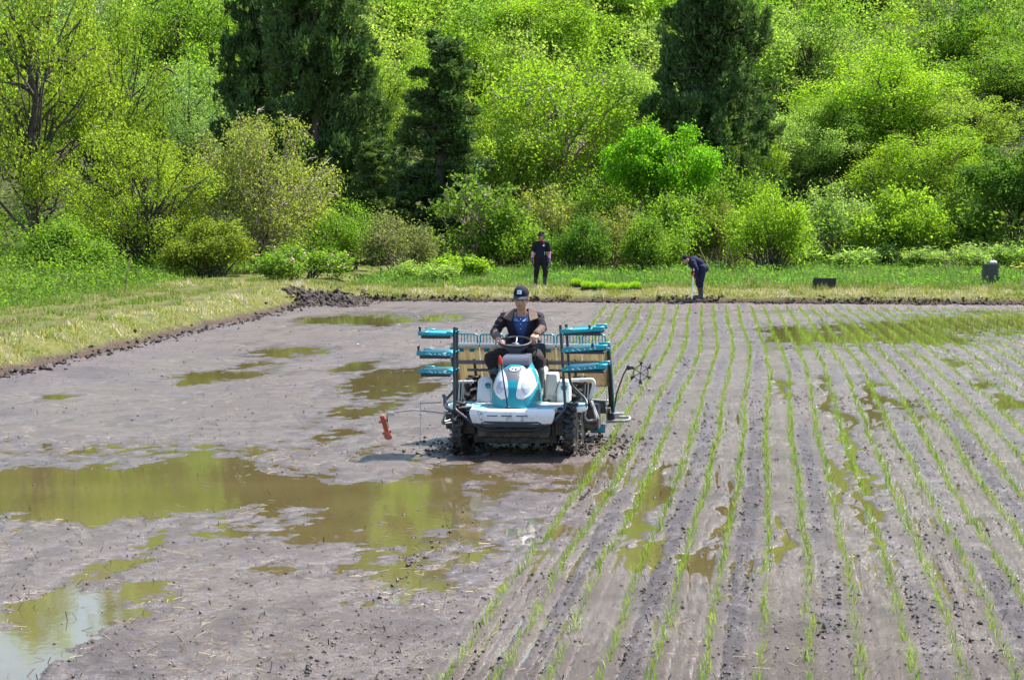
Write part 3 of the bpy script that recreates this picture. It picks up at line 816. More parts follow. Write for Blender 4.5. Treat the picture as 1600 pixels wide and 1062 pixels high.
# tall meadow between the far bank and the wood
n = 120000
y = 63.2 + 18.0 * g.uniform(0, 1, n); X = g.uniform(-.25, .26, n) * y
x = X * math.cos(YAW) - y * math.sin(YAW); yw = X * math.sin(YAW) + y * math.cos(YAW)
ok = (x > XL - .3) & (yw > YF + 2.6) & (fbm(x * .8, yw * .6, 3, 75) + .9 * g.uniform(0, 1, n) > .12)
x, yw = x[ok], yw[ok]
tall = sstep(YF + 3.0, YF + 6.5, yw + 1.6 * fbm(x * .4, yw * .4, 2, 71))
H = (.07 + .17 * tall) * np.clip(1 + .9 * fbm(x * .9, yw * .5, 3, 72), .35, 2.0) * g.uniform(.5, 1.3, len(x))
P = np.stack([x, yw, ground_h(x, yw) - .01], 1)
tag(mobj('meadow_grass', blades_mesh('meadow_grass', P, H, g.uniform(.016, .034, len(x)), M_MEADOW, g, .55, False)),
    'fresh green meadow grass between far bank and wood', 'grass', kind='stuff')
# strip left of the track
n = 26000
x = g.uniform(-26, XL - 4.6, n); yw = g.uniform(30, 80, n)
H = (.12 + .35 * sstep(XL - 4.8, XL - 6.5, x)) * g.uniform(.6, 1.3, n)
P = np.stack([x, yw, ground_h(x, yw) - .01], 1)
tag(mobj('verge_grass', blades_mesh('verge_grass', P, H, g.uniform(.016, .036, n), M_MEADOW, g, .35, False)),
    'rank green grass on the far side of the farm track', 'grass', kind='stuff')
# short turf of both banks
n = 190000
x = np.concatenate([XL - 5.0 * g.uniform(0, 1, n // 2), g.uniform(XL, 16.5, n // 2)])
yw = np.concatenate([g.uniform(28, 64, n // 2), YF + .05 + 4.2 * g.uniform(0, 1, n // 2) ** 1.2])
dl = XL - x
rutd = np.minimum(np.abs(dl - 1.75), np.abs(dl - 3.15))
P = np.stack([x, yw, ground_h(x, yw) - .008], 1)
ok = ((rutd > .27 + .14 * g.uniform(0, 1, n)) | (yw > 61.5)) & (P[:, 2] > .10 + .11 * g.uniform(0, 1, n)) & (fbm(x * 1.8, yw * 1.8, 2, 74) > -.40)
P = P[ok]
H = g.uniform(.03, .11, len(P)) * np.clip(1 + 1.3 * fbm(P[:, 0] * 1.6, P[:, 1] * 1.6, 3, 73), .3, 2.4) * np.where(P[:, 1] > YF, 1.25, 1.0)
edge = np.where(P[:, 1] > YF, (P[:, 1] - YF) < 2.0 + .5 * pn(P[:, 0] * .8, P[:, 1] * 0, 5), (XL - P[:, 0]) < 1.35 + .25 * pn(P[:, 1] * .7, P[:, 0] * 0, 6))
W = g.uniform(.012, .03, len(P))
tag(mobj('bank_turf', blades_mesh('bank_turf', P[~edge], H[~edge], W[~edge], M_TURF, g, .8, False)),
    'short green turf on top of the paddy banks', 'grass', kind='stuff')
tag(mobj('dry_bank_grass', blades_mesh('dry_bank_grass', P[edge], H[edge], W[edge], M_DRYTURF, g, .9, False)),
    'bleached straw-yellow grass on the slopes of the paddy banks', 'grass', kind='stuff')
# broad-leaved weeds in the meadow
n = 22000; cx2 = g.uniform(-12, 17, 520); cy2 = g.uniform(63.5, 79, 520); q = g.integers(0, 520, n)
x = cx2[q] + g.normal(size=n) * .22; yw = cy2[q] + g.normal(size=n) * .22; hq = g.uniform(.10, .42, 520)[q]
P = np.stack([x, yw, ground_h(x, yw) + hq * g.uniform(.1, 1, n) ** .6], 1); L = g.uniform(.05, .11, n)
o = mobj('meadow_weeds', leaves_mesh('meadow_weeds', P, g.normal(size=(n, 3)) * .6 + np.array([0, -.2, .7]), L, L * .5, M_LEAF, g)); o.color = (.15, .30, .035, 1)
tag(o, 'clumps of broad-leaved weeds among the meadow grass', 'weeds', kind='stuff')

# fresh undergrowth on the far side of the track
n = 52000
x = XL - 5.2 - 9 * g.uniform(0, 1, n) ** 1.3; yw = g.uniform(42, 74, n)
hh = np.clip(.5 + .5 * fbm(x * .8, yw * .8, 3, 62), .05, 1.1) * sstep(XL - 5.0, XL - 6.6, x + .8 * fbm(yw * .7, x * .2, 2, 63))
P = np.stack([x, yw, ground_h(x, yw) + hh * g.uniform(0, 1, n) ** .5], 1); ok = hh > .08; P = P[ok]
L = g.uniform(.06, .13, len(P))
o = mobj('verge_undergrowth', leaves_mesh('verge_undergrowth', P, g.normal(size=(len(P), 3)) * .6 + np.array([0, -.2, .7]), L, L * .6, M_LEAF, g))
o.color = (.15, .26, .03, 1)
tag(o, 'bright leafy weeds along the far side of the farm track', 'undergrowth', kind='stuff')

# dry canes
def canes(label, spots):
    paths = []
    for px, py, Z, h, ln in spots:
        p = at_depth(px, py, Z); b = np.array([p.x, p.y, float(ground_h(p.x, p.y))])
        paths.append((wobble(b, b + np.array([ln, 0, h]), 4, .02, g), np.linspace(.02, .008, 4)))
    V, F = tubes_np(paths, 4)
    tag(mobj('dry_canes', mesh_np('dry_canes', V, F, M_STRAW, True)), label, 'dry canes', kind='stuff')
tag(mobj('dry_stalk', mesh_np('dry_stalk', *tubes_np([(wobble((0, 0, -.1), (.1, 0, .85), 4, .015, g), np.linspace(.018, .008, 4))], 5), M_STRAW, True), None,
         tuple(Vector((at_depth(195, 440, 56).x, at_depth(195, 440, 56).y, float(ground_h(at_depth(195, 440, 56).x, at_depth(195, 440, 56).y)))))),
    'single tall dry stalk beside the farm track', 'stalk')
canes('bleached leaning canes at the meadow edge right of the stooping man', [(1105 + 9 * k, 410, 74 + g.uniform(-1, 1), g.uniform(.45, 1.0), g.uniform(-.5, .5)) for k in range(12)] + [(1480 + 7 * k, 410, 72, g.uniform(.3, .9), g.uniform(-.3, .3)) for k in range(5)])
# ------------------------------------------------------------------ mesh builder
class MB:
    def __init__(s): s.bm = bmesh.new()
    def box(s, c, d, bev=0.0, rot=None, seg=2, taper=None):
        b = bmesh.new()
        bmesh.ops.create_cube(b, size=1)
        for v in b.verts:
            v.co = Vector((v.co.x * d[0], v.co.y * d[1], v.co.z * d[2]))
            if taper and v.co.z > 0: v.co.x *= taper[0]; v.co.y *= taper[1]
        if bev: bmesh.ops.bevel(b, geom=list(b.edges), offset=bev, segments=seg, affect='EDGES', profile=.6)
        M = Matrix.Translation(Vector(c)) @ (rot.to_4x4() if rot is not None else Matrix.Identity(4))
        b.transform(M); s.join(b); return s
    def join(s, b):
        me = bpy.data.meshes.new('tmp'); b.to_mesh(me); b.free()
        s.bm.from_mesh(me); bpy.data.meshes.remove(me)
    def rings(s, rings, closed=True, caps=True, loop=False):
        vs = [[s.bm.verts.new(p) for p in r] for r in rings]
        n = len(vs[0]); m = len(vs)
        for i in range(m if loop else m - 1):
            a, b = vs[i], vs[(i + 1) % m]
            for j in range(n if closed else n - 1):
                k = (j + 1) % n
                s.bm.faces.new((a[j], a[k], b[k], b[j]))
        if caps and closed and not loop:
            s.bm.faces.new(list(reversed(vs[0]))); s.bm.faces.new(vs[-1])
        return s
    def tube(s, pts, r, sides=10, loop=False):
        P = [Vector(p) for p in pts]; n = len(P)
        rr = r if isinstance(r, (list, tuple)) else [r] * n
        T = []
        for i in range(n):
            if loop: a, b = P[i - 1], P[(i + 1) % n]
            else: a, b = P[max(0, i - 1)], P[min(n - 1, i + 1)]
            T.append((b - a).normalized())
        ref = Vector((0, 0, 1)) if abs(T[0].z) < .9 else Vector((0, 1, 0))
        A = T[0].cross(ref).normalized(); out = []
        for i in range(n):
            A = (A - T[i] * A.dot(T[i])).normalized(); B = T[i].cross(A)
            out.append([P[i] + (A * math.cos(2 * math.pi * k / sides) + B * math.sin(2 * math.pi * k / sides)) * rr[i] for k in range(sides)])
        return s.rings(out, loop=loop)
    def lathe(s, prof, c, axis, segs=24):
        ax = Vector(axis).normalized()
        ref = Vector((0, 0, 1)) if abs(ax.z) < .9 else Vector((1, 0, 0))
        A = ax.cross(ref).normalized(); B = ax.cross(A); c = Vector(c)
        return s.rings([[c + ax * h + (A * math.cos(2 * math.pi * k / segs) + B * math.sin(2 * math.pi * k / segs)) * max(r, 1e-4) for k in range(segs)] for r, h in prof])
    def prism(s, out, f, d0, d1):
        """outline of 2-D points placed by f(u, v, d) and carried from d0 to d1"""
        return s.rings([[f(u, v, d0) for u, v in out], [f(u, v, d1) for u, v in out]])
    def ball(s, c, r, seg=12, rot=None):
        b = bmesh.new(); bmesh.ops.create_uvsphere(b, u_segments=seg, v_segments=max(6, seg // 2 + 2), radius=1)
        r = r if isinstance(r, (tuple, list)) else (r, r, r)
        M = Matrix.Translation(Vector(c)) @ (rot.to_4x4() if rot is not None else Matrix.Identity(4)) @ Matrix.Diagonal((*r, 1))
        b.transform(M); s.join(b); return s
    def build(s, name, mat, parent=None, ang=38, loc=None):
        bmesh.ops.remove_doubles(s.bm, verts=s.bm.verts, dist=1e-5)
        bmesh.ops.recalc_face_normals(s.bm, faces=s.bm.faces)
        me = bpy.data.meshes.new(name); s.bm.to_mesh(me); s.bm.free()
        me.polygons.foreach_set('use_smooth', np.ones(len(me.polygons), bool))
        me.set_sharp_from_angle(angle=R(ang))
        if mat: me.materials.append(mat)
        return mobj(name, me, parent, loc)
def fillet(pts, rad, n=4):
    P = [Vector(p) for p in pts]; out = [P[0]]
    for i in range(1, len(P) - 1):
        a, b, c = P[i - 1], P[i], P[i + 1]
        r = min(rad, (a - b).length * .45, (c - b).length * .45)
        p0 = b + (a - b).normalized() * r; p1 = b + (c - b).normalized() * r
        for k in range(n + 1):
            t_ = k / n
            out.append(p0 * (1 - t_) ** 2 + b * 2 * t_ * (1 - t_) + p1 * t_ ** 2)
    return out + [P[-1]]
def mp(cx, cy, yl):
    """a point of the machine, yl metres behind its front axle, seen at (cx, cy) of a close-up of the photograph"""
    d = ray(580 + cx * .2875, 430 + cy * .2875)
    t_ = (MACH.y + yl) / d.y
    return Vector((d.x * t_ - MACH.x, yl, CAM_H + d.z * t_))

# ------------------------------------------------------------------ machine materials
TEAL = (.004, .27, .34)
M_TEAL = mat_paint('teal_paint', TEAL, .34, .20)
M_TEALP = mat_paint('pale_teal_tread', (.14, .42, .46), .5, .30)
M_WHITE = mat_paint('white_panel', (.74, .74, .74), .38, .24)
M_WHITED = mat_paint('white_panel_muddy', (.60, .59, .56), .45, .34)
M_CHAR = mat_paint('charcoal_pipe', (.030, .034, .048), .42, .05)
M_DARK = mat_paint('dark_metal', (.028, .028, .030), .5, .30)
M_GREY = mat_paint('grey_panel', (.12, .12, .14), .45, .08)
M_DGREY = mat_paint('dark_grey_panel', (.075, .085, .11), .45, .08)
M_STEEL = mat_paint('galvanised_steel', (.46, .45, .42), .45, .22, metal=.45)
M_BLACK = mat_plain('black_rubber', (.018, .018, .02), .55)
M_RED = mat_plain('red_plastic', (.70, .03, .012), .4)
M_ORANGE = mat_paint('orange_paint', (.62, .085, .02), .45, .22)
M_LENS = mat_plain('lamp_lens', (.42, .45, .52), .12, spec=.8, nscale=60, var=.35, bump=.25)
M_SILVER = mat_plain('silver_print', (.66, .68, .72), .3, metal=.3)
M_PRINT = mat_plain('pale_print', (.60, .80, .82), .5)
M_NAVY = mat_plain('navy_print', (.02, .03, .07), .4)
t = NT('muddy_tyre')
w = t.node('NewGeometry').outputs['Position']
n = t.noise(16, 5, .7, w)
t.set(Base_Color=t.ramp(n, [(.46, (.010, .009, .008)), (.58, (.035, .027, .022)), (.70, (.18, .14, .115))]), Roughness=t.ramp(n, [(.4, (.3, .3, .3)), (.7, (.8, .8, .8))]))
t.bump(n, .7, .02)
M_TYRE = t.m
t = NT('ribbed_tan_panel')
w = t.node('NewGeometry').outputs['Position']
n = t.noise(1, 4, .6, t.coord('Object', (46, 5, 2.2))); n2 = t.noise(2.2, 4, .65, w)
c = t.ramp(n, [(.3, (.48, .41, .27)), (.5, (.62, .55, .38)), (.7, (.70, .64, .48))])
tanc = t.mix(t.ramp(n2, [(.5, (0, 0, 0)), (.72, (.7, .7, .7))]), c, (.34, .28, .21))
t.set(Base_Color=tanc, Roughness=.6)
tr = t.node('BsdfTranslucent'); t.ln(tanc, tr.inputs[0]); ms = t.node('MixShader'); ms.inputs[0].default_value = .5
t.ln(t.b.outputs[0], ms.inputs[1]); t.ln(tr.outputs[0], ms.inputs[2]); t.ln(ms.outputs[0], t.out.inputs[0])
M_TAN = t.m

# ------------------------------------------------------------------ rice transplanter
TR = thing('rice_transplanter', 'teal and white riding rice transplanter driving through the muddy paddy', 'rice transplanter', (MACH.x, MACH.y, 0))
# --- chassis
m = MB()
m.box((0, .35, .38), (.50, 1.35, .16), .02).box((0, -.12, .36), (.60, .38, .14), .02).box((0, 1.05, .42), (.34, .4, .3), .03)
m.tube([(-.6, 0, .28), (.6, 0, .28)], .055, 12).tube([(-.6, 1.05, .36), (.6, 1.05, .36)], .06, 12)
for sx in (-1, 1):
    m.box((sx * .50, 0, .36), (.14, .2, .24), .03).box((sx * .50, 1.05, .42), (.14, .24, .28), .03)
m.box((0, -.32, .37), (.46, .05, .11), .01).box((0, .55, .27), (.92, 1.2, .26), .03).box((0, -.02, .30), (.80, .34, .16), .03)  # low wide boxes added to block light and keep the underside dark
m.build('chassis', M_DARK, TR)
MB().box((-.17, -.425, .40), (.10, .03, .035), .006).build('tow_hook', mat_paint('old_green_paint', (.05, .17, .05), .5, .3), TR)
# --- wheels
def lug_wheel(x, y, z, Rw, wd, nl):
    wm = MB().lathe([(.04, -wd * .6), (.07, -wd * .6), (.08, -wd * .2), (Rw * .68, -wd * .15), (Rw * .74, -wd * .42), (Rw * .74, wd * .42), (Rw * .68, wd * .15), (.08, wd * .2), (.07, wd * .6), (.04, wd * .6)], (x, y, z), (1, 0, 0), 28)
    wheel = wm.build('wheel', M_TYRE, TR)
    tm = MB().lathe([(Rw * .72, -wd * .5), (Rw * .82, -wd * .55), (Rw * .90, -wd * .42), (Rw * .91, wd * .42), (Rw * .82, wd * .55), (Rw * .72, wd * .5)], (x, y, z), (1, 0, 0), 40)
    for k in range(nl):
        a = 2 * math.pi * k / nl
        for sx in (-1, 1):
            aa = a + (math.pi / nl if sx > 0 else 0)
            rot = Matrix.Rotation(aa, 3, 'X') @ Matrix.Rotation(sx * .45, 3, 'Z')
            c = Vector((x + sx * wd * .33, 0, 0)) + Matrix.Rotation(aa, 3, 'X') @ Vector((0, 0, Rw * .93))
            tm.box((c.x, y + c.y, z + c.z), (wd * .72, .034, Rw * .17), .006, rot, 1)
    tm.build('tyre', M_TYRE, wheel)
for sx in (-1, 1):
    lug_wheel(sx * .61, 0, .25, .335, .10, 18)
    lug_wheel(sx * .60, 1.05, .34, .45, .10, 20)
# --- front panel
def arc_outline(hw, y0, y1, round_=.10, n=18):
    """plan of the front panel: bowed forward, ends swept back"""
    out = []
    for k in range(n + 1):
        u = -1 + 2 * k / n
        out.append((u * hw, y0 + (abs(u) ** 3.2) * round_))
    return out + [(hw * .98, y1), (-hw * .98, y1)]
def plan(u, v, d): return Vector((u, v, d))
m = MB()
LOW = -.035
lev = [(.415, .415, -.43, .09), (.43, .43, -.465, .10), (.50, .455, -.485, .11), (.545, .462, -.485, .11), (.575, .455, -.470, .11), (.585, .44, -.45, .11)]
m.rings([[Vector((u, v, z)) for u, v in arc_outline(hw, y0, -.30, rd)] for z, hw, y0, rd in lev])
fp = m.build('front_panel', M_WHITE, TR)
def on_panel(x, z, off=.004):
    hw = np.interp(z, [l[0] for l in lev], [l[1] for l in lev]); y0 = np.interp(z, [l[0] for l in lev], [l[2] for l in lev])
    return y0 + (abs(x / hw) ** 3.2) * .11 - off
m = MB()
xs = np.linspace(-.325, .325, 17)
m.rings([[Vector((x, on_panel(x, zz, o), zz)) for zz, o in ((.395 + .0 * abs(x), .012), (.455 - (.02 if abs(x) > .30 else 0), .010), (.462 - (.02 if abs(x) > .30 else 0), -.02), (.395, -.02))] for x in xs])
m.build('lower_grille', M_DGREY, TR)
for x0 in (-.20, -.045, .115):
    m = MB(); xs = np.linspace(x0 - .058, x0 + .058, 5)
    m.rings([[Vector((x, on_panel(x, zz, o), zz)) for zz, o in ((.512, .003), (.522, .003), (.522, -.02), (.512, -.02))] for x in xs])
    m.build('slot', M_NAVY, fp)
# --- deck
m = MB()
out = [(-.44, -.33), (.44, -.33), (.47, -.10), (.50, .02), (.50, .60), (.36, .66), (.36, 1.15), (-.36, 1.15), (-.36, .66), (-.50, .60), (-.50, .02), (-.47, -.10)]
m.prism(out, plan, .545, .588)
deck = m.build('deck', M_WHITED, TR)
for sx in (-1, 1):
    mat_o = [(sx * .27, -.36), (sx * .42, -.345), (sx * .45, -.10), (sx * .47, .05), (sx * .28, .05)]
    MB().prism(mat_o if sx < 0 else mat_o[::-1], plan, .584, .5925).build('floor_mat', M_TEALP, deck)
    # side step: a rounded white tray with a grooved teal pad
    o2 = []
    for k in range(9):
        a = -math.pi / 2 + math.pi * k / 8
        o2.append((sx * (.66 + .11 * math.cos(a)), .18 + .26 * math.sin(a)))
    o2 = [(sx * .46, -.06)] + o2 + [(sx * .46, .42)]
    st = MB().rings([[Vector((u * .985, v, .525)) for u, v in o2], [Vector((u, v, .545)) for u, v in o2], [Vector((u, v, .575)) for u, v in o2], [Vector((u * .992, v, .582)) for u, v in o2]]).build('side_step', M_WHITE, TR)
    m = MB()
    for k in range(11):
        v = -.02 + .04 * k
        hw = .66 + .085 * math.sqrt(max(0, 1 - ((v - .18) / .26) ** 2)) if abs(v - .18) < .26 else .6
        m.box((sx * (.49 + hw) / 2, v, .586), (hw - .49, .026, .012), .003, None, 1)
    m.build('tread', M_TEALP, st)
# --- bonnet
HZ = [.545, .585, .665, .765, .840, .905, .960, 1.005]
HH = [.270, .272, .270, .255, .235, .208, .180, .155]
HF = [-.355, -.362, -.355, -.325, -.275, -.205, -.130, -.060]
HB = [.16, .16, .16, .17, .18, .20, .22, .24]
def hood_y(x, z, off=0.0):
    hw, fy, by = np.interp(z, HZ, HH), np.interp(z, HZ, HF), np.interp(z, HZ, HB)
    q = min(1, abs(x) / hw)
    return by - (by - fy) * (1 - q ** 3.0) ** (1 / 2.4) - off
def hood_ring(z, n=40):
    hw, fy, by = np.interp(z, HZ, HH), np.interp(z, HZ, HF), np.interp(z, HZ, HB)
    pts = []
    for k in range(n + 1):
        a = -math.pi / 2 + math.pi * k / n
        x = hw * math.copysign(abs(math.sin(a)) ** .72, math.sin(a))
        pts.append(Vector((x, by - (by - fy) * max(0.0, 1 - (abs(x) / hw) ** 3.0) ** (1 / 2.4), z)))
    return pts
zz = np.linspace(.545, 1.005, 26)
hood = MB().rings([hood_ring(z) for z in zz]).build('bonnet', M_TEAL, TR, 50)
def patch(outline, off, mat, name, parent, dome=0.0, rings=6):
    """moulding that follows the bonnet: outline in front view, standing off it"""
    c = np.mean(outline, 0); m = MB(); rr = []
    for k in range(rings, -1, -1):
        s_ = k / rings if k else .02
        ring = []
        for x, z in outline:
            xx, z2 = c[0] + (x - c[0]) * s_, c[1] + (z - c[1]) * s_
            o_ = off + dome * (1 - s_ ** 2)
            ring.append(Vector((xx, hood_y(xx, z2, o_), z2)))
        rr.append(ring)
    skirt = [Vector((x, hood_y(x, z, -.02), z)) for x, z in outline]
    m.rings([skirt] + rr)
    return m.build(name, mat, parent, 45)
def smooth_outline(P, n=5):
    P = [Vector((*p, 0)) for p in P]; out = []
    k = len(P)
    for i in range(k):
        a, b, c, d = P[i - 1], P[i], P[(i + 1) % k], P[(i + 2) % k]
        for j in range(n):
            s_ = j / n
            q = .5 * ((2 * b) + (c - a) * s_ + (2 * a - 5 * b + 4 * c - d) * s_ ** 2 + (3 * b - a - 3 * c + d) * s_ ** 3)
            out.append((q.x, q.y))
    return out
for sx in (-1, 1):
    o_ = [(-.186, .945), (-.150, .962), (-.105, .925), (-.066, .855), (-.050, .765), (-.046, .672), (-.122, .655), (-.190, .700), (-.236, .775), (-.226, .865)]
    o_ = smooth_outline([(-x * sx, z) for x, z in o_], 4)
    hl = patch(o_, .006, M_WHITE, 'headlight', TR, .006)
    a_ = np.linspace(0, 2 * math.pi, 24, endpoint=False)
    patch([(sx * .138 + .046 * math.cos(q) - sx * .010 * math.sin(q), .778 + .072 * math.sin(q)) for q in a_], .013, M_LENS, 'lens', hl, .008)
    patch([(sx * x, z) for x, z in ((.05, .658), (.122, .643), (.195, .690), (.188, .697), (.120, .652), (.051, .665))], .004, M_STEEL, 'trim', hl, 0, 2)
gp = patch([(-.062, .845), (.062, .845), (.090, .885), (.132, .945), (.146, .998), (-.146, .998), (-.132, .945), (-.090, .885)], .004, M_GREY, 'badge_panel', TR, .003)
a_ = np.linspace(0, 2 * math.pi, 32, endpoint=False)
em = patch([(.066 * math.cos(q), .962 + .031 * math.sin(q)) for q in a_], .010, M_NAVY, 'emblem', TR, .002, 3)
patch([(.057 * math.cos(q), .962 + .024 * math.sin(q)) for q in a_], .0135, M_SILVER, 'emblem_plate', em, .001, 3)
for pts in ([(-.032, .960), (-.016, .974), (.004, .977), (-.008, .969), (-.016, .956), (-.028, .952)],
            [(.002, .962), (.022, .973), (.034, .967), (.022, .958), (.030, .948), (.008, .949)]):
    patch(pts, .0165, M_NAVY, 'emblem_mark', em, 0, 2)
# vents on the bonnet side
m = MB()
for k in range(5):
    z = .62 + .026 * k
    m.box((.2725, -.08, z), (.012, .16, .008), .002, None, 1)
m.build('bonnet_vent', M_DARK, TR)['kind'] = 'stuff'
# instrument hood
m = MB()
m.rings([[Vector((x * s_, y0 + (.34 if abs(x) < .2 and j > 3 else 0) * 1.0, z)) for j, (x) in enumerate((-.15, -.10, .10, .15, .15, -.15))] for s_, y0, z in ((1.03, -.068, .995), (1.0, -.05, 1.03), (.95, -.02, 1.075), (.86, .04, 1.095))])
m.build('instrument_hood', M_DGREY, TR)
# --- steering
SWC = mp(783, 362, .38)
tilt = Matrix.Rotation(R(14), 3, 'X')
def sw(x, y, z): return SWC + tilt @ Vector((x, y, z))
m = MB().tube([sw(.172 * math.cos(2 * math.pi * k / 36), .172 * math.sin(2 * math.pi * k / 36), 0) for k in range(36)], .0145, 10, True)
wheel = m.build('steering_wheel', M_BLACK, TR)
m = MB()
for a in (90, 210, 330):
    m.tube([sw(.03 * math.cos(R(a)), .03 * math.sin(R(a)), -.035), sw(.11 * math.cos(R(a)), .11 * math.sin(R(a)), -.03), sw(.165 * math.cos(R(a)), .165 * math.sin(R(a)), 0)], .011, 8)
m.ball(sw(0, 0, -.03), (.05, .05, .025))
m.build('spoke', M_DGREY, wheel)
m = MB()
b0 = SWC + Vector((0, -.03, -.06))
m.rings([[b0 + Vector((x * w_, y * .8 * w_, dz)) for x, y in ((-.12, -.08), (.12, -.08), (.15, .08), (-.15, .08))] for w_, dz in ((1.0, .03), (.9, .0), (.45, -.05), (.35, -.13))])
m.build('steering_column', M_DGREY, TR)
MB().tube([(.17, .30, 1.02), (.20, .33, 1.16), (.22, .34, 1.22)], .008, 8).ball((.222, .341, 1.235), .018).build('lever', M_BLACK, TR)
# --- rod with red tip
p0, p1 = mp(742, 718, -.50), mp(704, 470, -.52)
MB().tube([p0, p0.lerp(p1, .5), p1], .0075, 8).ball(p0, (.03, .02, .012)).build('centre_rod', M_BLACK, TR)
p2 = mp(698, 436, -.53)
MB().tube([p1.lerp(p2, -.25), p1.lerp(p2, .1), p1.lerp(p2, .5), p1.lerp(p2, .9), p2], [.019, .021, .017, .011, .006], 10).build('rod_tip', M_RED, TR)
# --- boxes beside and under the seat
def wbox(name, c, d, mat, bev=.03, taper=None, parent=TR): return MB().box(c, d, bev, None, 3, taper).build(name, mat, parent)
bl = wbox('tank_cover', (-.385, .50, .715), (.19, .34, .27), M_WHITE, .04, (.82, .85))
for sx, c_ in ((-1, (-.345, .322, .775)), (1, (.485, .455, .745))):
    m = MB().lathe([(.001, 0), (.034, .0), (.034, .004), (.001, .004)], c_, (0, -1, .1), 20)
    o_ = m.build('sticker', M_TEAL, bl)
    m = MB()
    for k in (-1, 0, 1):
        cc = Vector(c_) + Vector((k * .021, -.007, .014))
        m.tube([cc + Vector((.0085 * math.cos(2 * math.pi * q / 14), 0, .0105 * math.sin(2 * math.pi * q / 14))) for q in range(14)], .0028, 6, True)
    o_ = m.build('sticker_mark', M_NAVY, bl); o_['kind'] = 'stuff'
wbox('engine_cover', (0, .95, .76), (.50, .52, .36), M_WHITED, .05)
wbox('battery_box', (.34, .66, .74), (.15, .28, .32), M_WHITED, .03, (.85, .9))
wbox('side_cover', (.475, .60, .70), (.15, .28, .25), M_WHITE, .03, (.88, .9))
m = MB()
m.box((0, .98, .955), (.46, .44, .07), .03).box((0, 1.19, 1.06), (.42, .08, .20), .035, Matrix.Rotation(R(-8), 3, 'X'))
m.build('seat', M_BLACK, TR)
# --- spare tray racks
def rack(xa, xb, levels, posts, base, guard):
    """posts and three teal tray rests on one side"""
    m = MB()
    for P_ in posts: m.tube(fillet(P_, .07), .0155, 10)
    post = m.build('rack_post', M_CHAR, TR)
    for li, (zl, x0, x1, tl, tr_) in enumerate(levels):
        sgn = 1 if xb > xa else -1
        y0, y1 = -.235, .275
        m = MB()
        def bar(xs0, xs1, y, dz, dh, dy, bev=.006):
            zc0 = zl + dz
            ang = math.atan2(tr_ - tl, x1 - x0)
            m.box(((xs0 + xs1) / 2, y, zc0 + (tr_ - tl) * (((xs0 + xs1) / 2 - x0) / (x1 - x0))), (abs(xs1 - xs0) / math.cos(ang), dy, dh), bev, Matrix.Rotation(-ang, 3, 'Y'), 1)
        for y in (y0, y1): bar(x0, x1, y, 0, .036, .03)
        bar(x0 + .02, x1 - .02, (y0 + y1) / 2, .004, .014, y1 - y0)
        ends = (x0, x0 + .11) if sgn < 0 else (x1 - .12, x1)
        for y in (y0 - .004, y1 + .004): bar(*ends, y, .008, .052 if sgn > 0 else .040, .034)
        bar(*((x1 - .07, x1) if sgn < 0 else (x0, x0 + .13)), y0 - .002, .006, .046, .03)
        rest = m.build('tray_rest', M_TEAL, post)
        m = MB()
        def bar2(xs0, xs1, y, dz, dh, dy):
            m.box(((xs0 + xs1) / 2, y, zl + dz + (tr_ - tl) * (((xs0 + xs1) / 2 - x0) / (x1 - x0))), (abs(xs1 - xs0), dy, dh), .004, None, 1)
        bar2(x0 + .03, x1 - .03, y0 + .02, -.034, .030, .03); bar2(x0 + .03, x1 - .03, y1 - .02, -.034, .030, .03); bar2(x0 + .03, x1 - .03, .02, -.040, .012, .5)
        m.build('underframe', M_CHAR, rest)
        m = MB()
        for k in range(7):
            xx = x0 + (x1 - x0) * (.12 + .13 * k)
            m.box((xx, y0 - .0165, zl + .002 + (tr_ - tl) * ((xx - x0) / (x1 - x0))), (.012 + .016 * ((k * 7) % 3), .003, .010 + .004 * (k % 2)), 0, Matrix.Rotation(.4, 3, 'Y'))
        if li: m.build('marking', M_PRINT, rest)['kind'] = 'stuff'
        else: m.bm.free()
        xc = x0 + .02 if sgn < 0 else x1 - .155
        if li < 2:
            MB().tube([(xc, y0, zl + .02), (xc, y0, zl + .06)], .012, 8).ball((xc, y0, zl + .068), .017).build('catch', M_CHAR, rest)
        MB().tube(fillet([(x0 + .04, y0, zl + .01), (x0 + .04, y0, zl + .045), (x0 + .13, y0, zl + .045), (x0 + .13, y0, zl + .01)], .01, 2), .003, 6).build('wire_loop', M_STEEL, rest)
    return post
def lx(c, y=-.2): return mp(c, 500, y).x
def lz(c, y=-.2): return mp(700, c, y).z
px_ = lx(452)
lv = [(lz(321), lx(258), px_ - .01, 0, 0), (lz(428), lx(250), px_ - .01, .004, -.004), (lz(526), lx(256), px_ - .01, .004, -.004)]
zb = lz(715)
rack(px_, px_ - .4, [(a, b, c, d, e) for a, b, c, d, e in lv],
     [[(px_, -.2, lz(283)), (px_, -.2, zb), (px_ + .02, -.22, zb - .04), mp(540, 795, -.34), mp(600, 838, -.36), mp(660, 842, -.36)],
      [(px_ - .035, .26, lz(300)), (px_ - .035, .26, lz(630)), mp(392, 690, .2), mp(412, 728, .0), mp(470, 735, -.1), mp(540, 720, -.1)]], None, None)
pr_ = lx(1030)
zr = .012
lv = [(lz(305), pr_, lx(1266), -.008, .022), (lz(408), lx(1038), lx(1282), -.010, .028), (lz(510), lx(1038), lx(1282), -.008, .026)]
rack(pr_, pr_ + .45, lv,
     [[mp(1028, 270, -.2), mp(1053, 690, -.2), mp(1053, 725, -.22), mp(995, 790, -.34), mp(900, 840, -.36), mp(660, 842, -.36)],
      [mp(1060, 266, .24), mp(1080, 590, .24), mp(1172, 680, .2), mp(1170, 715, .1), mp(1110, 728, -.05), mp(1000, 722, -.1)]], None, None)
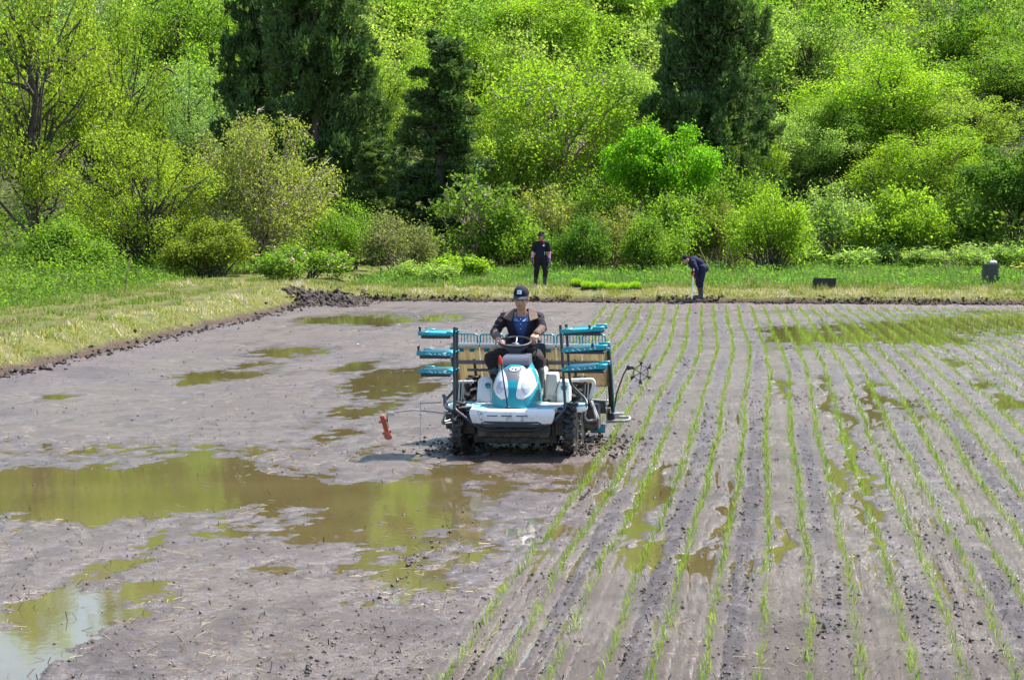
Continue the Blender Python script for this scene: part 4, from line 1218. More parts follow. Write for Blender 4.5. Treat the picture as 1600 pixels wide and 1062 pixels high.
# --- seedling platform: slopes from over the driver's back down to the planting claws
PT, PB = (1.22, lz(388, 1.22)), (1.86, .36)
xp0, xp1 = mp(450, 400, 1.22).x, mp(1283, 400, 1.22).x
slope = Vector((0, PB[0] - PT[0], PB[1] - PT[1])); PLEN = slope.length; sd = slope.normalized(); pnrm = Vector((0, -sd.z * -1, 0)); pnrm = Vector((0, sd.z, -sd.y)).normalized()
if pnrm.y > 0: pnrm = -pnrm
base_mesh = MB().box((0, 0, 0), (xp1 - xp0, .03, PLEN), .004)
PF = MB()
cx_ = (xp0 + xp1) / 2
rotp = Matrix.Rotation(math.atan2(sd.y, -sd.z), 3, 'X')
mid = Vector((cx_, (PT[0] + PB[0]) / 2, (PT[1] + PB[1]) / 2))
base_mesh.bm.free()
for s_ in (.005, PLEN * .62, PLEN - .02): PF.box(Vector((cx_, PT[0], PT[1])) + sd * s_ - pnrm * .03, (xp1 - xp0, .03, .035), .004, rotp)
for x in (xp0 + .01, cx_, xp1 - .01): PF.box(Vector((x, mid.y, mid.z)) - pnrm * .03, (.03, .028, PLEN - .06), .004, rotp)
plat = PF.build('seedling_platform', M_DARK, TR)
def on_plat(x, s_, off): return Vector((x, PT[0], PT[1])) + sd * s_ + pnrm * off
segw = (xp1 - xp0) / 6
for k in range(6):
    m = MB(); rows = []
    nr = 13; ww = segw - .014; a0 = xp0 + k * segw + .007
    prof = []
    for q in range(nr):
        u0 = a0 + ww * q / nr
        prof += [(u0, 0), (u0 + ww / nr * .18, .008), (u0 + ww / nr * .82, .008)]
    prof.append((a0 + ww, 0)); prof += [(a0 + ww, -.015), (a0, -.015)]
    for s_ in (.02, .32, .62):
        rows.append([on_plat(u, s_, o_ + .006) for u, o_ in prof])
    m.rings(rows).build('panel', M_TAN, plat)
    # hooped seedling fence above the panel
    m = MB(); x0, x1 = a0 + .008, a0 + ww - .012
    zt, zb_ = .145, .0
    ax = [Vector((x0, PT[0] - .01, PT[1] + zb_)), Vector((x0, PT[0] - .04, PT[1] + zt)), Vector((x1, PT[0] - .04, PT[1] + zt)), Vector((x1, PT[0] - .01, PT[1] + zb_))]
    m.tube(fillet(ax, .035, 4), .0095, 8)
    for q in range(1, 7):
        xx = x0 + (x1 - x0) * q / 7
        m.tube([(xx, PT[0] - .01, PT[1] + zb_), (xx, PT[0] - .04, PT[1] + zt)], .0055, 6)
    m.build('fence_hoop', M_TEAL, plat)
    m = MB()
    m.box((a0 + ww / 2, PT[0] - .02, PT[1] + .02), (ww, .04, .035), .006)
    m.build('hoop_base', M_WHITED, plat)
    m = MB()
    for q in (.28, .72): m.box(on_plat(a0 + ww * q, .035, .022), (.055, .03, .03), .004, rotp)
    m.build('clip', M_TEAL, plat)['kind'] = 'stuff'
bar = on_plat(cx_, .20, .05)
m = MB().box(bar, (xp1 - xp0 - .04, .04, .045), .006)
m.build('cross_bar', M_GREY, plat)
m = MB().box(on_plat(cx_ - .05, .33, .045), (xp1 - xp0 - .36, .035, .03), .005); m.build('cross_bar', M_GREY, plat)
for x in (xp0 + .22, cx_ + .18, xp1 - .38): MB().box(on_plat(x, .38, .035), (.03, .02, .42), .004, rotp).build('strut', M_GREY, plat)
for k in range(7): MB().ball(on_plat(xp0 + .15 + k * (xp1 - xp0 - .3) / 6, .165, .05), .013).build('bolt', M_STEEL, plat)
for x in (xp0 - .018, xp1 + .018):
    m = MB().rings([[on_plat(x + dx, s_, o_) for dx, o_ in ((-.017, -.04), (-.017, .07), (.017, .07), (.017, -.04))] for s_ in (-.02, .3, .6, PLEN)])
    sb_ = m.build('side_board', M_DARK, plat)
    m = MB().tube(fillet([on_plat(x - .05 * np.sign(x), -.04, .06), on_plat(x + .012 * np.sign(x), -.045, .06), on_plat(x + .018 * np.sign(x), .2, .06), on_plat(x + .02 * np.sign(x), PLEN, .06)], .03), .012, 8)
    m.build('edge_rail', M_TEAL, sb_)
MB().box(on_plat(xp1 + .035, .12, .05), (.02, .03, .075), .006).build('reflector', M_ORANGE, plat)
# dark lower part: drive case, shaft, planting arms
m = MB().box((cx_, 1.66, .42), (xp1 - xp0 - .1, .10, .12), .02).tube([(xp0, 1.72, .34), (xp1, 1.72, .34)], .03, 10)
m.build('drive_case', M_DARK, TR)
for k in range(3):
    xu = xp0 + segw * (2 * k + 1)
    u_ = MB().box((xu, 1.86, .27), (.09, .42, .12), .025).build('planting_case', M_DARK, TR)
    for sx in (-1, 1):
        xx = xu + sx * segw / 2
        m = MB().box((xx, 1.98, .22), (.05, .22, .05), .01, Matrix.Rotation(R(35), 3, 'X')).box((xx, 2.04, .10), (.04, .03, .16), .005).tube([(xu, 2.0, .24), (xx, 2.0, .24)], .016, 8)
        m.build('planting_claw', M_DARK, u_)
        MB().box((xx, 1.78, .13), (.17, .05, .10), .015, Matrix.Rotation(R(-18), 3, 'X')).build('claw_guard', M_TEAL, u_)
    MB().box((xu, 1.65, .035), (.30 if k == 1 else .24, .80, .05), .02, Matrix.Rotation(R(2), 3, 'X')).build('float', M_DARK, TR)
    m = MB().rings([[Vector((xu + x * 1.0, 1.6 + q * .18, .40 + dz)) for x, dz in ((-.13, -.06), (-.12, .01), (-.07, .05), (.07, .05), (.12, .01), (.13, -.06))] for q in (0, 1)])
    m.build('case_cover', M_DGREY, u_)
# lift links between tractor and planter
for x in (-.16, .16):
    MB().tube([(x, 1.2, .46), (x, 1.62, .40)], .018, 8).build('lift_link', M_DARK, TR)
MB().box((0, 1.62, .58), (.5, .05, .40), .02).build('hitch_frame', M_DARK, TR)
# spring-like coils and cables seen behind the steps
for x in (mp(520, 610, 1.1).x, mp(1125, 610, 1.1).x):
    m = MB()
    for k in range(7): m.tube([(x - .10 + .033 * k, 1.12, .46), (x - .10 + .033 * k + .01, 1.16, .70)], .010, 6)
    o_ = m.build('linkage', M_STEEL, TR); o_['kind'] = 'stuff'
    MB().box((x, 1.25, .56), (.30, .08, .28), .02).build('gear_housing', M_TYRE, TR)
# --- pale pipes at the rear
def pipe(name, pts, r, mat=M_WHITED, parent=TR, fr=.05): return MB().tube(fillet(pts, fr), r, 10).build(name, mat, parent)
pipe('rear_handrail', [mp(438, 580, .8), mp(555, 578, .8)], .019)
MB().tube([mp(450, 582, .8), mp(448, 640, .75)], .016, 8).build('handrail_leg', M_STEEL, TR)
pipe('rear_handrail', [mp(1088, 570, .8), mp(1205, 567, .8), mp(1212, 590, .8), mp(1190, 670, .8)], .022)
pipe('guard_pipe', [mp(1188, 670, .9), mp(1228, 788, .9), mp(1175, 790, .9), mp(1160, 770, .9), mp(1172, 690, .9)], .014)
pipe('guard_pipe', [mp(1196, 672, .95), mp(1236, 780, .95)], .011)
pipe('guard_pipe', [mp(412, 735, .4), mp(378, 808, .4), mp(450, 800, .45)], .013, M_STEEL)
pipe('guard_pipe', [mp(400, 735, .4), mp(388, 800, .4), mp(460, 775, .5)], .011, M_STEEL)
pipe('rear_guard', [mp(1290, 752, 1.9), mp(1375, 752, 1.9)], .017)
pipe('rear_guard', [mp(1275, 795, 1.8), mp(1400, 790, 1.8), mp(1408, 772, 1.85), mp(1320, 768, 1.9)], .018, fr=.03)
wbox('shade_block', (mp(1170, 800, 1.4).x, 1.45, .30), (.30, .30, .30), M_DARK, .03)  # this block and its twin are added to darken the gaps behind the wheels
wbox('shade_block', (mp(480, 800, 1.4).x, 1.45, .30), (.30, .30, .30), M_DARK, .03)
wbox('gear_cover', tuple(mp(1300, 770, 1.85)), (.10, .10, .10), M_TYRE, .02)
# side gauges: a short rod with a thin wire hanging from it
r1 = pipe('side_gauge', [mp(380, 690, .1), mp(268, 694, .1)], .008, M_STEEL)
MB().tube([mp(268, 694, .1), mp(265, 930, .1)], .0035, 6).ball(mp(268, 694, .1), .013).ball(mp(265, 928, .1), .012).build('gauge_wire', M_STEEL, r1)
MB().tube([mp(402, 700, .15), mp(398, 650, .15)], .020, 10).ball(mp(397, 652, .15), (.03, .03, .014)).build('gauge_holder', M_DGREY, r1)
r1 = pipe('side_gauge', [mp(1185, 674, .8), mp(1283, 681, .8)], .009, M_STEEL)
MB().tube([mp(1281, 600, .8), mp(1278, 835, .8)], .0045, 6).ball(mp(1283, 681, .8), .014).build('gauge_wire', M_STEEL, r1)
for x in (mp(478, 600, .3).x, mp(500, 600, .3).x): MB().tube([(x, .3, .59), (x, .3, .80)], .004, 6).build('wire', M_STEEL, TR)
pipe('wire', [mp(1000, 640, .1), mp(1035, 545, .1), mp(1040, 590, .1)], .004, M_BLACK, fr=.02)
# --- hoses and cables
for pts in ([(.10, .26, .98), (.20, .30, .80), (.22, .40, .60)], [(-.12, .24, .95), (-.22, .30, .78), (-.26, .42, .58)], [(.30, .50, .57), (.44, .70, .50), (.30, 1.1, .48), (.10, 1.4, .5)],
            [(-.30, .50, .57), (-.46, .75, .48), (-.26, 1.15, .47), (-.08, 1.45, .48)], [(-.30, -.36, .40), (-.12, -.38, .33), (.10, -.38, .33), (.28, -.36, .40)]):
    MB().tube(fillet(pts, .08), .009, 8).build('hose', M_BLACK, TR)
# --- line markers
a0 = pipe('line_marker', [mp(450, 752, .9), mp(395, 748, .9), mp(230, 730, .9), mp(120, 744, .9), mp(88, 742, .9), mp(86, 790, .9), mp(98, 830, .9)], .0085, M_STEEL, fr=.02)
MB().box(mp(108, 752, .9), (.075, .05, .035), .004).build('marker_bracket', M_STEEL, a0)
q0, q1 = mp(62, 775, .9), mp(92, 872, .9)
ax = (q1 - q0).normalized(); sd_ = Vector((0, 1, 0)); wv = ax.cross(sd_)
m = MB()
for s_, r_ in ((-1, .012), (1, .012)):
    m.tube([q0 + wv * s_ * .018, q1 + wv * s_ * .018], .008, 8)
m.tube([q0, q1], .010, 8)
for f_, w_ in ((.16, .055), (.80, .055)):
    c = q0.lerp(q1, f_); m.tube([c - wv * w_, c + wv * w_], .014, 8)
m.box(q0.lerp(q1, -.05), (.05, .04, .04), .008)
m.build('marker_blade', M_ORANGE, a0)
MB().lathe([(.02, -.02), (.045, -.018), (.045, .018), (.02, .02)], q1, (.3, 1, 0), 14).build('marker_wheel', M_ORANGE, a0)
a1 = pipe('line_marker', [mp(1322, 720, 1.8), mp(1335, 640, 1.8), mp(1372, 535, 1.8), mp(1394, 500, 1.8), mp(1408, 496, 1.8)], .009, M_DARK, fr=.03)
MB().ball(mp(1402, 500, 1.8), (.035, .03, .03)).build('marker_joint', M_DARK, a1)
wc = mp(1465, 528, 1.8); an = Vector((.35, -1, -.18)).normalized()
A_ = an.cross(Vector((0, 0, 1))).normalized(); B_ = an.cross(A_)
m = MB().tube([wc + (A_ * math.cos(2 * math.pi * k / 28) + B_ * math.sin(2 * math.pi * k / 28)) * .088 for k in range(28)], .0075, 8, True)
for k in range(6):
    d_ = A_ * math.cos(math.pi * k / 3 + .5) + B_ * math.sin(math.pi * k / 3 + .5); e_ = an.cross(d_)
    m.tube([wc, wc + d_ * .09], .0065, 6)
m.ball(wc, .02)
mw = m.build('marker_wheel', mat_paint('muddy_steel', (.22, .19, .17), .6, .4), a1)
for k in range(6):
    d_ = A_ * math.cos(math.pi * k / 3 + .5) + B_ * math.sin(math.pi * k / 3 + .5); e_ = an.cross(d_)
    MB().tube([wc + d_ * .085, wc + d_ * .118 + e_ * .008, wc + d_ * .142 + e_ * .026], [.009, .015, .005], 6).ball(wc + d_ * .118, (.018, .015, .018), 8).build('spade', M_TYRE, mw)
m = MB().tube([wc, mp(1408, 496, 1.8)], .008, 6).build('marker_axle', M_DARK, a1)

for o_ in TR.children:
    if o_.name.split('.')[0] in ('front_panel', 'lower_grille', 'deck', 'side_step', 'tank_cover', 'engine_cover', 'battery_box', 'side_cover'): o_.location.z = LOW
# ------------------------------------------------------------------ people
def cloth(name, col, rough=.85, var=.25, scale=22, bump=.5):
    t = NT(name)
    w = t.coord()
    n = t.noise(scale, 4, .6, w); n2 = t.noise(6, 3, .6, w)
    t.set(Base_Color=t.mix(n2, tuple(c * (1 - var) for c in col), tuple(c * (1 + var) for c in col)), Roughness=rough, Specular_IOR_Level=.25)
    t.bump(t.math('ADD', t.math('MULTIPLY', n2, 1.6), t.math('MULTIPLY', n, .4)), bump, .03)
    return t.m
t = NT('skin')
w = t.coord(); n = t.noise(14, 3, .6, w)
t.set(Base_Color=t.mix(n, (.40, .20, .135), (.52, .28, .19)), Roughness=.5, Specular_IOR_Level=.35)
t.b.inputs['Subsurface Weight'].default_value = .08; t.b.inputs['Subsurface Radius'].default_value = (.01, .004, .002)
M_SKIN = t.m
M_HAIR = mat_plain('hair', (.012, .010, .009), .55)
M_EYE = mat_plain('eye', (.02, .015, .012), .25)
M_LIP = mat_plain('lip', (.30, .12, .09), .5)

def capsule(m, a, ra, b, rb, seg=14):
    """tapered limb section with round ends"""
    a, b = Vector(a), Vector(b); d = b - a; L = d.length; T = d.normalized()
    ref = Vector((0, 0, 1)) if abs(T.z) < .9 else Vector((0, 1, 0))
    A = T.cross(ref).normalized(); B = T.cross(A); rr = []
    for k in range(6):
        q = math.pi / 2 * k / 5
        rr.append((a - T * ra * math.cos(q), max(ra * math.sin(q), .0008)))
    for k in range(6):
        q = math.pi / 2 * k / 5
        rr.append((b + T * rb * math.sin(q), max(rb * math.cos(q), .0008)))
    m.rings([[c + (A * math.cos(2 * math.pi * j / seg) + B * math.sin(2 * math.pi * j / seg)) * r for j in range(seg)] for c, r in rr])
def chain(m, pts):
    for (a, ra), (b, rb) in zip(pts[:-1], pts[1:]): capsule(m, a, ra, b, rb)
def fuse(m, name, mat, parent, voxel=.008, smooth=4, cut=None, ruffle=0.0, mats=None, zone=None, seed=1):
    """grows one continuous skin over overlapping volumes"""
    bmesh.ops.recalc_face_normals(m.bm, faces=m.bm.faces)
    me = bpy.data.meshes.new('tmp'); m.bm.to_mesh(me); m.bm.free()
    o = bpy.data.objects.new('tmp', me); COL.objects.link(o)
    r = o.modifiers.new('r', 'REMESH'); r.mode = 'VOXEL'; r.voxel_size = voxel
    s = o.modifiers.new('s', 'SMOOTH'); s.iterations = smooth; s.factor = .5
    dg = bpy.context.evaluated_depsgraph_get()
    out = bpy.data.meshes.new_from_object(o.evaluated_get(dg)); out.name = name
    bpy.data.objects.remove(o); bpy.data.meshes.remove(me)
    if ruffle:
        n = len(out.vertices); co = np.zeros(n * 3, np.float32); no = np.zeros(n * 3, np.float32)
        out.vertices.foreach_get('co', co); out.vertex_normals.foreach_get('vector', no)
        co = co.reshape(-1, 3); no = no.reshape(-1, 3)
        q = fbm(co[:, 0] * 9 + co[:, 1] * 5, co[:, 2] * 13 + co[:, 1] * 7, 3, seed)
        co = co + no * (q * ruffle)[:, None]
        out.vertices.foreach_set('co', co.astype(np.float32).ravel())
    if cut:
        b = bmesh.new(); b.from_mesh(out)
        bmesh.ops.delete(b, geom=[v for v in b.verts if cut(v.co)], context='VERTS')
        b.to_mesh(out); b.free()
    out.materials.clear()
    for q in (mats or [mat]): out.materials.append(q)
    out.polygons.foreach_set('use_smooth', np.ones(len(out.polygons), bool))
    if zone:
        for p in out.polygons: p.material_index = zone(p.center)
    else: out.polygons.foreach_set('material_index', np.zeros(len(out.polygons), np.int32))
    out.update()
    return mobj(name, out, parent)
def hand(m, wrist, fwd, palm_n, side, curl, size=1.0, r=.0088):
    """palm and five bent fingers; side = +1 puts the thumb towards fwd x palm_n"""
    f = Vector(fwd).normalized(); n = Vector(palm_n); n = (n - f * n.dot(f)).normalized(); sv = f.cross(n) * side
    w = Vector(wrist)
    k0 = w + f * .085 * size
    for q in (-.030, -.010, .010, .030):
        capsule(m, w + sv * q * .7 * size + f * .012, .014 * size, k0 + sv * q * size, .0125 * size, 10)
    for q, L in zip((.031, .0105, -.0105, -.030), (.072, .080, .074, .058)):
        p = k0 + sv * q * size; d = f.copy(); ang = curl
        for j, fr in enumerate((.45, .32, .26)):
            d = (Matrix.Rotation(ang, 3, (f.cross(n))) @ d)
            if (p + d * .01 - (p + n * .01)).length < 0: pass
            e = p + d * L * fr * size
            capsule(m, p, r * size * (1 - .06 * j), e, r * size * (.94 - .06 * j), 8); p = e
            ang = curl * .9
    tb = w + f * .03 * size + sv * .030 * size
    d1 = (f * .65 + sv * .6 + n * .45).normalized(); p1 = tb + d1 * .036 * size
    d2 = (f * .8 + n * .65).normalized(); p2 = p1 + d2 * .030 * size
    capsule(m, tb, .014 * size, p1, .011 * size, 8); capsule(m, p1, .0105 * size, p2, .009 * size, 8)
def head_prims(m, c, F, U, s=1.0):
    """head with jaw, nose, brow and ears; F looks forward, U is up"""
    F = Vector(F).normalized(); U = Vector(U); U = (U - F * U.dot(F)).normalized(); Rt = F.cross(U)
    rot = Matrix((Rt, F, U)).transposed()
    def P(x, y, z): return Vector(c) + (Rt * x + F * y + U * z) * s
    m.ball(P(0, -.012, .035), (.077 * s, .096 * s, .090 * s), 20, rot)
    m.ball(P(0, .018, -.030), (.064 * s, .074 * s, .078 * s), 18, rot)
    m.ball(P(0, .052, -.078), (.034 * s, .034 * s, .030 * s), 12, rot)
    capsule(m, P(0, .082, .012), .010 * s, P(0, .103, -.026), .0135 * s, 10)
    capsule(m, P(-.012, .092, -.030), .010 * s, P(.012, .092, -.030), .010 * s, 8)
    capsule(m, P(-.045, .070, .026), .012 * s, P(.045, .070, .026), .012 * s, 8)
    for sx in (-1, 1):
        m.ball(P(sx * .040, .062, -.020), (.022 * s, .020 * s, .020 * s), 10, rot)
        m.ball(P(sx * .080, -.008, .0), (.012 * s, .020 * s, .033 * s), 10, rot)
    capsule(m, P(-.017, .083, -.058), .009 * s, P(.017, .083, -.058), .009 * s, 8)
    return P, rot
def face_parts(P, rot, body, s=1.0):
    for sx in (-1, 1):
        MB().ball(P(sx * .031, .0835, .006), (.0115 * s, .005 * s, .0050 * s), 10, rot).build('eye', M_EYE, body)
        MB().tube([P(sx * .016, .086, .023), P(sx * .034, .088, .028), P(sx * .052, .074, .023)], [.0035 * s, .0048 * s, .003 * s], 6).build('eyebrow', M_HAIR, body)
    MB().tube([P(-.026, .084, -.060), P(-.010, .0925, -.057), P(.010, .0925, -.057), P(.026, .084, -.060)], [.002 * s, .0042 * s, .0042 * s, .002 * s], 6).build('mouth', M_LIP, body)

# --- driver -----------------------------------------------------------------
DRV = thing('person', 'driver in dark cap, open brown jacket and blue shirt steering the transplanter', 'person', (MACH.x, MACH.y, 0))
dr = lambda cx, cy, y: mp(cx, cy, y)
HD = dr(815, 132, .74)                       # head centre
NK = dr(818, 205, .79); CH = dr(820, 265, .82); WA = dr(815, 370, .88); HP = Vector((WA.x, .92, 1.03))
shL, shR = dr(722, 232, .82), dr(908, 226, .82)
elL, elR = dr(672, 312, .72), dr(930, 292, .70)
haL, haR = dr(692, 352, .44), dr(893, 322, .50)
knL, knR = dr(650, 450, .47), dr(905, 455, .47)
ftL, ftR = Vector((knL.x + .10, .44, .66)), dr(908, 640, .42)
ftR.z = .66
Fh = Vector((-.10, -1, -.16)); Uh = Vector((0, -.12, 1))
m = MB()
P, rot = head_prims(m, HD, Fh, Uh, 1.0)
chain(m, [(HD + Vector((0, .02, -.07)), .052), (NK, .056), (CH + Vector((0, 0, .03)), .075)])
m.ball(CH, (.150, .095, .15), 16); m.ball(WA, (.14, .10, .15), 16); m.ball(HP, (.16, .13, .11), 16)
for s_, e_, h_ in ((shL, elL, haL), (shR, elR, haR)):
    chain(m, [(CH + Vector((0, 0, .06)), .07), (s_, .052), (e_, .040), (e_.lerp(h_, .9), .027)])
for k_, f_, sx in ((knL, ftL, -1), (knR, ftR, 1)):
    chain(m, [(HP + Vector((sx * .09, 0, -.01)), .085), (k_, .056), (f_ + Vector((0, .03, .05)), .038)])
    capsule(m, f_ + Vector((0, .04, -.02)), .035, f_ + Vector((0, -.14, -.035)), .03)
hand(m, elL.lerp(haL, .86), (haL - elL) + Vector((.12, -.1, -.06)), (.3, -.2, -1), -1, .55, 1.0)
hand(m, elR.lerp(haR, .86), (haR - elR) + Vector((-.05, -.1, -.10)), (-.3, -.2, -1), 1, .55, 1.0)
body = fuse(m, 'body', M_SKIN, DRV, .0085, 2)
face_parts(P, rot, body)
MB().ball(P(0, -.022, .020), (.0795, .094, .082), 20, rot).build('hair', M_HAIR, DRV)
# shirt with collar
m = MB(); m.ball(CH, (.166, .112, .165), 20); m.ball(WA, (.155, .115, .17), 18); chain(m, [(NK + Vector((0, .01, -.02)), .066), (CH + Vector((0, 0, .05)), .11)])
for s_ in (shL, shR): capsule(m, CH + Vector((0, 0, .05)), .08, s_, .055)
M_SHIRT = cloth('blue_shirt', (.045, .085, .22)); M_COLLAR = cloth('pale_blue_collar', (.30, .42, .72), bump=.1)
shirt = fuse(m, 'shirt', M_SHIRT, DRV, .012, 3, cut=lambda c: (c - NK).length < .072 and c.z > NK.z - .035 or c.z > NK.z + .03)
for sx in (-1, 1):
    n0 = NK + Vector((sx * .068, -.012, .022)); n1 = NK + Vector((sx * .060, -.072, -.050)); n2 = NK + Vector((sx * .012, -.096, -.088)); n3 = NK + Vector((sx * .080, -.070, -.088)); n4 = NK + Vector((sx * .088, .0, -.015))
    m = MB(); m.rings([[n0, n1, n2, n3, n4], [q + Vector((sx * .004, -.009, .002)) for q in (n0, n1, n2, n3, n4)]])
    m.build('collar', M_COLLAR, shirt, 60)
for k in range(3): MB().ball(CH + Vector((-.004, -.118 + .004 * k, .062 - .055 * k)), (.006, .003, .006), 8).build('button', M_SILVER, shirt)
# jacket, open in a V
M_JACKET = cloth('plum_brown_jacket', (.022, .017, .022)); M_JTAN = cloth('tan_jacket_lining', (.15, .10, .078)); M_LINING = cloth('navy_lining', (.010, .010, .022))
m = MB(); m.ball(CH, (.186, .132, .185), 22); m.ball(WA, (.175, .14, .21), 20); m.ball(WA + Vector((0, -.01, -.12)), (.19, .16, .13), 18)
for s_, e_, h_ in ((shL, elL, haL), (shR, elR, haR)):
    chain(m, [(CH + Vector((0, 0, .07)), .085), (s_, .066), (e_, .054), (e_.lerp(h_, .80), .042)])
def vcut(c):
    if (c - Vector((NK.x, NK.y, c.z))).length < .078 and c.z > NK.z - .05: return True
    hgt = c.z - (WA.z - .02)
    return c.y < CH.y - .02 and hgt > 0 and abs(c.x - CH.x) < .012 + hgt * .30
jacket = fuse(m, 'jacket', M_JACKET, DRV, .011, 3, cut=vcut, ruffle=.010, mats=[M_JACKET, M_JTAN],
              zone=lambda c: 1 if min((c - elL.lerp(haL, .62)).length, (c - elR.lerp(haR, .62)).length) < .125 else 0)
for sx in (-1, 1):
    # wide folded lapels
    pts = [NK + Vector((sx * .070, .03, .045)), NK + Vector((sx * .165, .0, -.002)), NK + Vector((sx * .190, -.085, -.060)), NK + Vector((sx * .105, -.125, -.090)), NK + Vector((sx * .085, -.08, -.03))]
    m = MB(); m.rings([pts, [q + Vector((sx * .006, -.012, .014)) for q in pts]])
    m.build('lapel', M_JTAN, jacket, 60)
    zt, zb2 = NK.z - .06, WA.z - .01
    e0 = [Vector((CH.x + sx * (.015 + (z - (WA.z - .02)) * .31), CH.y - .128 - (.012 if z < CH.z else -.02 * (z - CH.z) / .1), z)) for z in np.linspace(zb2, zt, 7)]
    m = MB(); m.rings([[q + Vector((-sx * .004, .004, 0)), q + Vector((sx * .030, -.010, 0)), q + Vector((sx * .034, .006, 0)), q + Vector((0, .016, 0))] for q in e0])
    m.build('front_edge', M_LINING, jacket, 60)
# trousers and boots
M_TROUS = cloth('dark_trousers', (.028, .020, .022)); M_BOOT = mat_plain('rubber_boot', (.055, .070, .062), .4, nscale=9, var=.4); M_BOOTF = mat_plain('muddy_boot_foot', (.33, .30, .27), .6, nscale=14, var=.35)
m = MB(); m.ball(HP, (.180, .15, .12), 18)
for k_, f_, sx in ((knL, ftL, -1), (knR, ftR, 1)):
    chain(m, [(HP + Vector((sx * .09, 0, -.01)), .105), (HP.lerp(k_, .55) + Vector((sx * .05, 0, .01)), .095), (k_, .078), (k_.lerp(f_ + Vector((0, .03, .05)), .55), .066)])
fuse(m, 'trousers', M_TROUS, DRV, .013, 3, ruffle=.008, seed=4)
for k_, f_, sx in ((knL, ftL, -1), (knR, ftR, 1)):
    m = MB(); top = k_.lerp(f_ + Vector((0, .03, .05)), .42)
    chain(m, [(top, .074), (f_ + Vector((0, .035, .08)), .055), (f_ + Vector((0, .035, -.015)), .052)])
    capsule(m, f_ + Vector((0, .03, -.018)), .050, f_ + Vector((0, -.15, -.028)), .042)
    fuse(m, 'boot', M_BOOT, DRV, .009, 3, mats=[M_BOOT, M_BOOTF], zone=lambda c: 1 if c.z < .71 else 0)
# cap
M_CAP = cloth('navy_cap', (.012, .013, .026), bump=.15); M_PEAK = cloth('cap_peak', (.055, .058, .085), bump=.1)
m = MB()
for k in range(8): pass
rr = []
for k in range(9):
    a = math.pi / 2 * k / 8
    rr.append([P(.088 * math.cos(a) ** .75 * math.cos(2 * math.pi * j / 28), -.012 + .106 * math.cos(a) ** .75 * math.sin(2 * math.pi * j / 28), .055 + .098 * math.sin(a)) for j in range(28)])
inner = [[p.lerp(P(0, 0, .06), .04) for p in r] for r in rr]
m.rings(rr)
cap = m.build('cap', M_CAP, DRV, 60)
m = MB(); up = []; lo = []
rows = []
for i in range(5):
    q = i / 4
    row_t, row_b = [], []
    for j in range(15):
        a = math.pi * (.06 + .88 * j / 14)
        x, y = math.cos(a), math.sin(a)
        ex = .086 + .004 * q; ey = .090 + .075 * q * y ** .6
        row_t.append(P(x * ex, -.012 + y * ey + .0, .058 - .020 * q - .016 * (x * x) * (.4 + q)))
    rows.append(row_t)
m.rings(rows + [[p + Vector((0, .002, -.006)) for p in r] for r in reversed(rows)], closed=False, caps=False)
m.build('peak', M_PEAK, cap, 60)
m = MB()
ce = P(0, .0935, .103); ax_, au = rot @ Vector((1, 0, 0)), (rot @ Vector((0, -.42, 1))).normalized(); an_ = rot @ Vector((0, 1, .4))
m.rings([[ce + ax_ * x + au * z + an_ * d for x, z in ((-.022, -.022), (.022, -.022), (.022, .022), (-.022, .022))] for d in (-.008, .006)])
badge = m.build('cap_badge', mat_plain('badge_white', (.72, .80, .82), .6), cap)
m = MB()
for a in (45, 135):
    q = ax_ * math.cos(R(a)) + au * math.sin(R(a))
    m.tube([ce - q * .020 + an_ * .008, ce + q * .020 + an_ * .008], .0022, 6)
m.build('badge_mark', mat_plain('badge_teal', (.10, .32, .38), .6), badge)

# --- woman on the far bank -----------------------------------------------------
def ground_pt(px, Z): p = at_depth(px, 450, Z); return Vector((p.x, p.y, float(ground_h(p.x, p.y))))
def stand(px, Z, label, sc=1.0):
    p = ground_pt(px, Z)
    o = thing('person', label, 'person', p, YAW); o.scale = (sc, sc, sc); return o
W_ = stand(845, 62.6, 'woman in navy T-shirt, bucket hat and pink arm sleeves standing on the far bank', .96)
v = lambda x, y, z: Vector((x, y, z))
m = MB()
HDw = v(.02, -.02, 1.46)
P, rot = head_prims(m, HDw, v(.02, -1, -.03), v(0, 0, 1), .93)
chain(m, [(HDw + v(0, .02, -.06), .048), (v(.015, .01, 1.32), .05), (v(.01, .02, 1.22), .07)])
m.ball(v(.01, .02, 1.18), (.135, .09, .13), 16); m.ball(v(0, .02, 1.0), (.12, .09, .12), 14); m.ball(v(0, .03, .87), (.145, .105, .11), 14)
AR = [((-.165, .02, 1.245), (-.225, .02, 1.0), (-.235, -.03, .80)), ((.185, .02, 1.245), (.245, .03, 1.0), (.235, -.02, .79))]
for s_, e_, h_ in AR: chain(m, [(v(.01, .02, 1.26), .06), (v(*s_), .045), (v(*e_), .035), (v(*h_), .026)])
LG = [((-.085, .03, .85), (-.125, .0, .46), (-.155, .03, .07)), ((.085, .03, .85), (.13, -.02, .46), (.105, -.08, .05))]
for h_, k_, f_ in LG:
    chain(m, [(v(*h_), .085), (v(*k_), .055), (v(*f_), .036)]); capsule(m, v(*f_) + v(0, .02, -.02), .035, v(*f_) + v(0, -.15, -.03), .028)
for (s_, e_, h_), sd in zip(AR, (1, -1)): hand(m, h_, v(*h_) - v(*e_), (-sd * -1.0, -.4, 0) if sd > 0 else (-1, -.4, 0), sd, .35, .95)
body = fuse(m, 'body', M_SKIN, W_, .012, 2); face_parts(P, rot, body, .93)
M_TEE = cloth('navy_tee', (.010, .011, .022)); M_PINK = cloth('pink_sleeve', (.62, .27, .40)); M_PURP = cloth('purple_glove', (.075, .03, .22)); M_BLK = cloth('black_trousers', (.012, .011, .012))
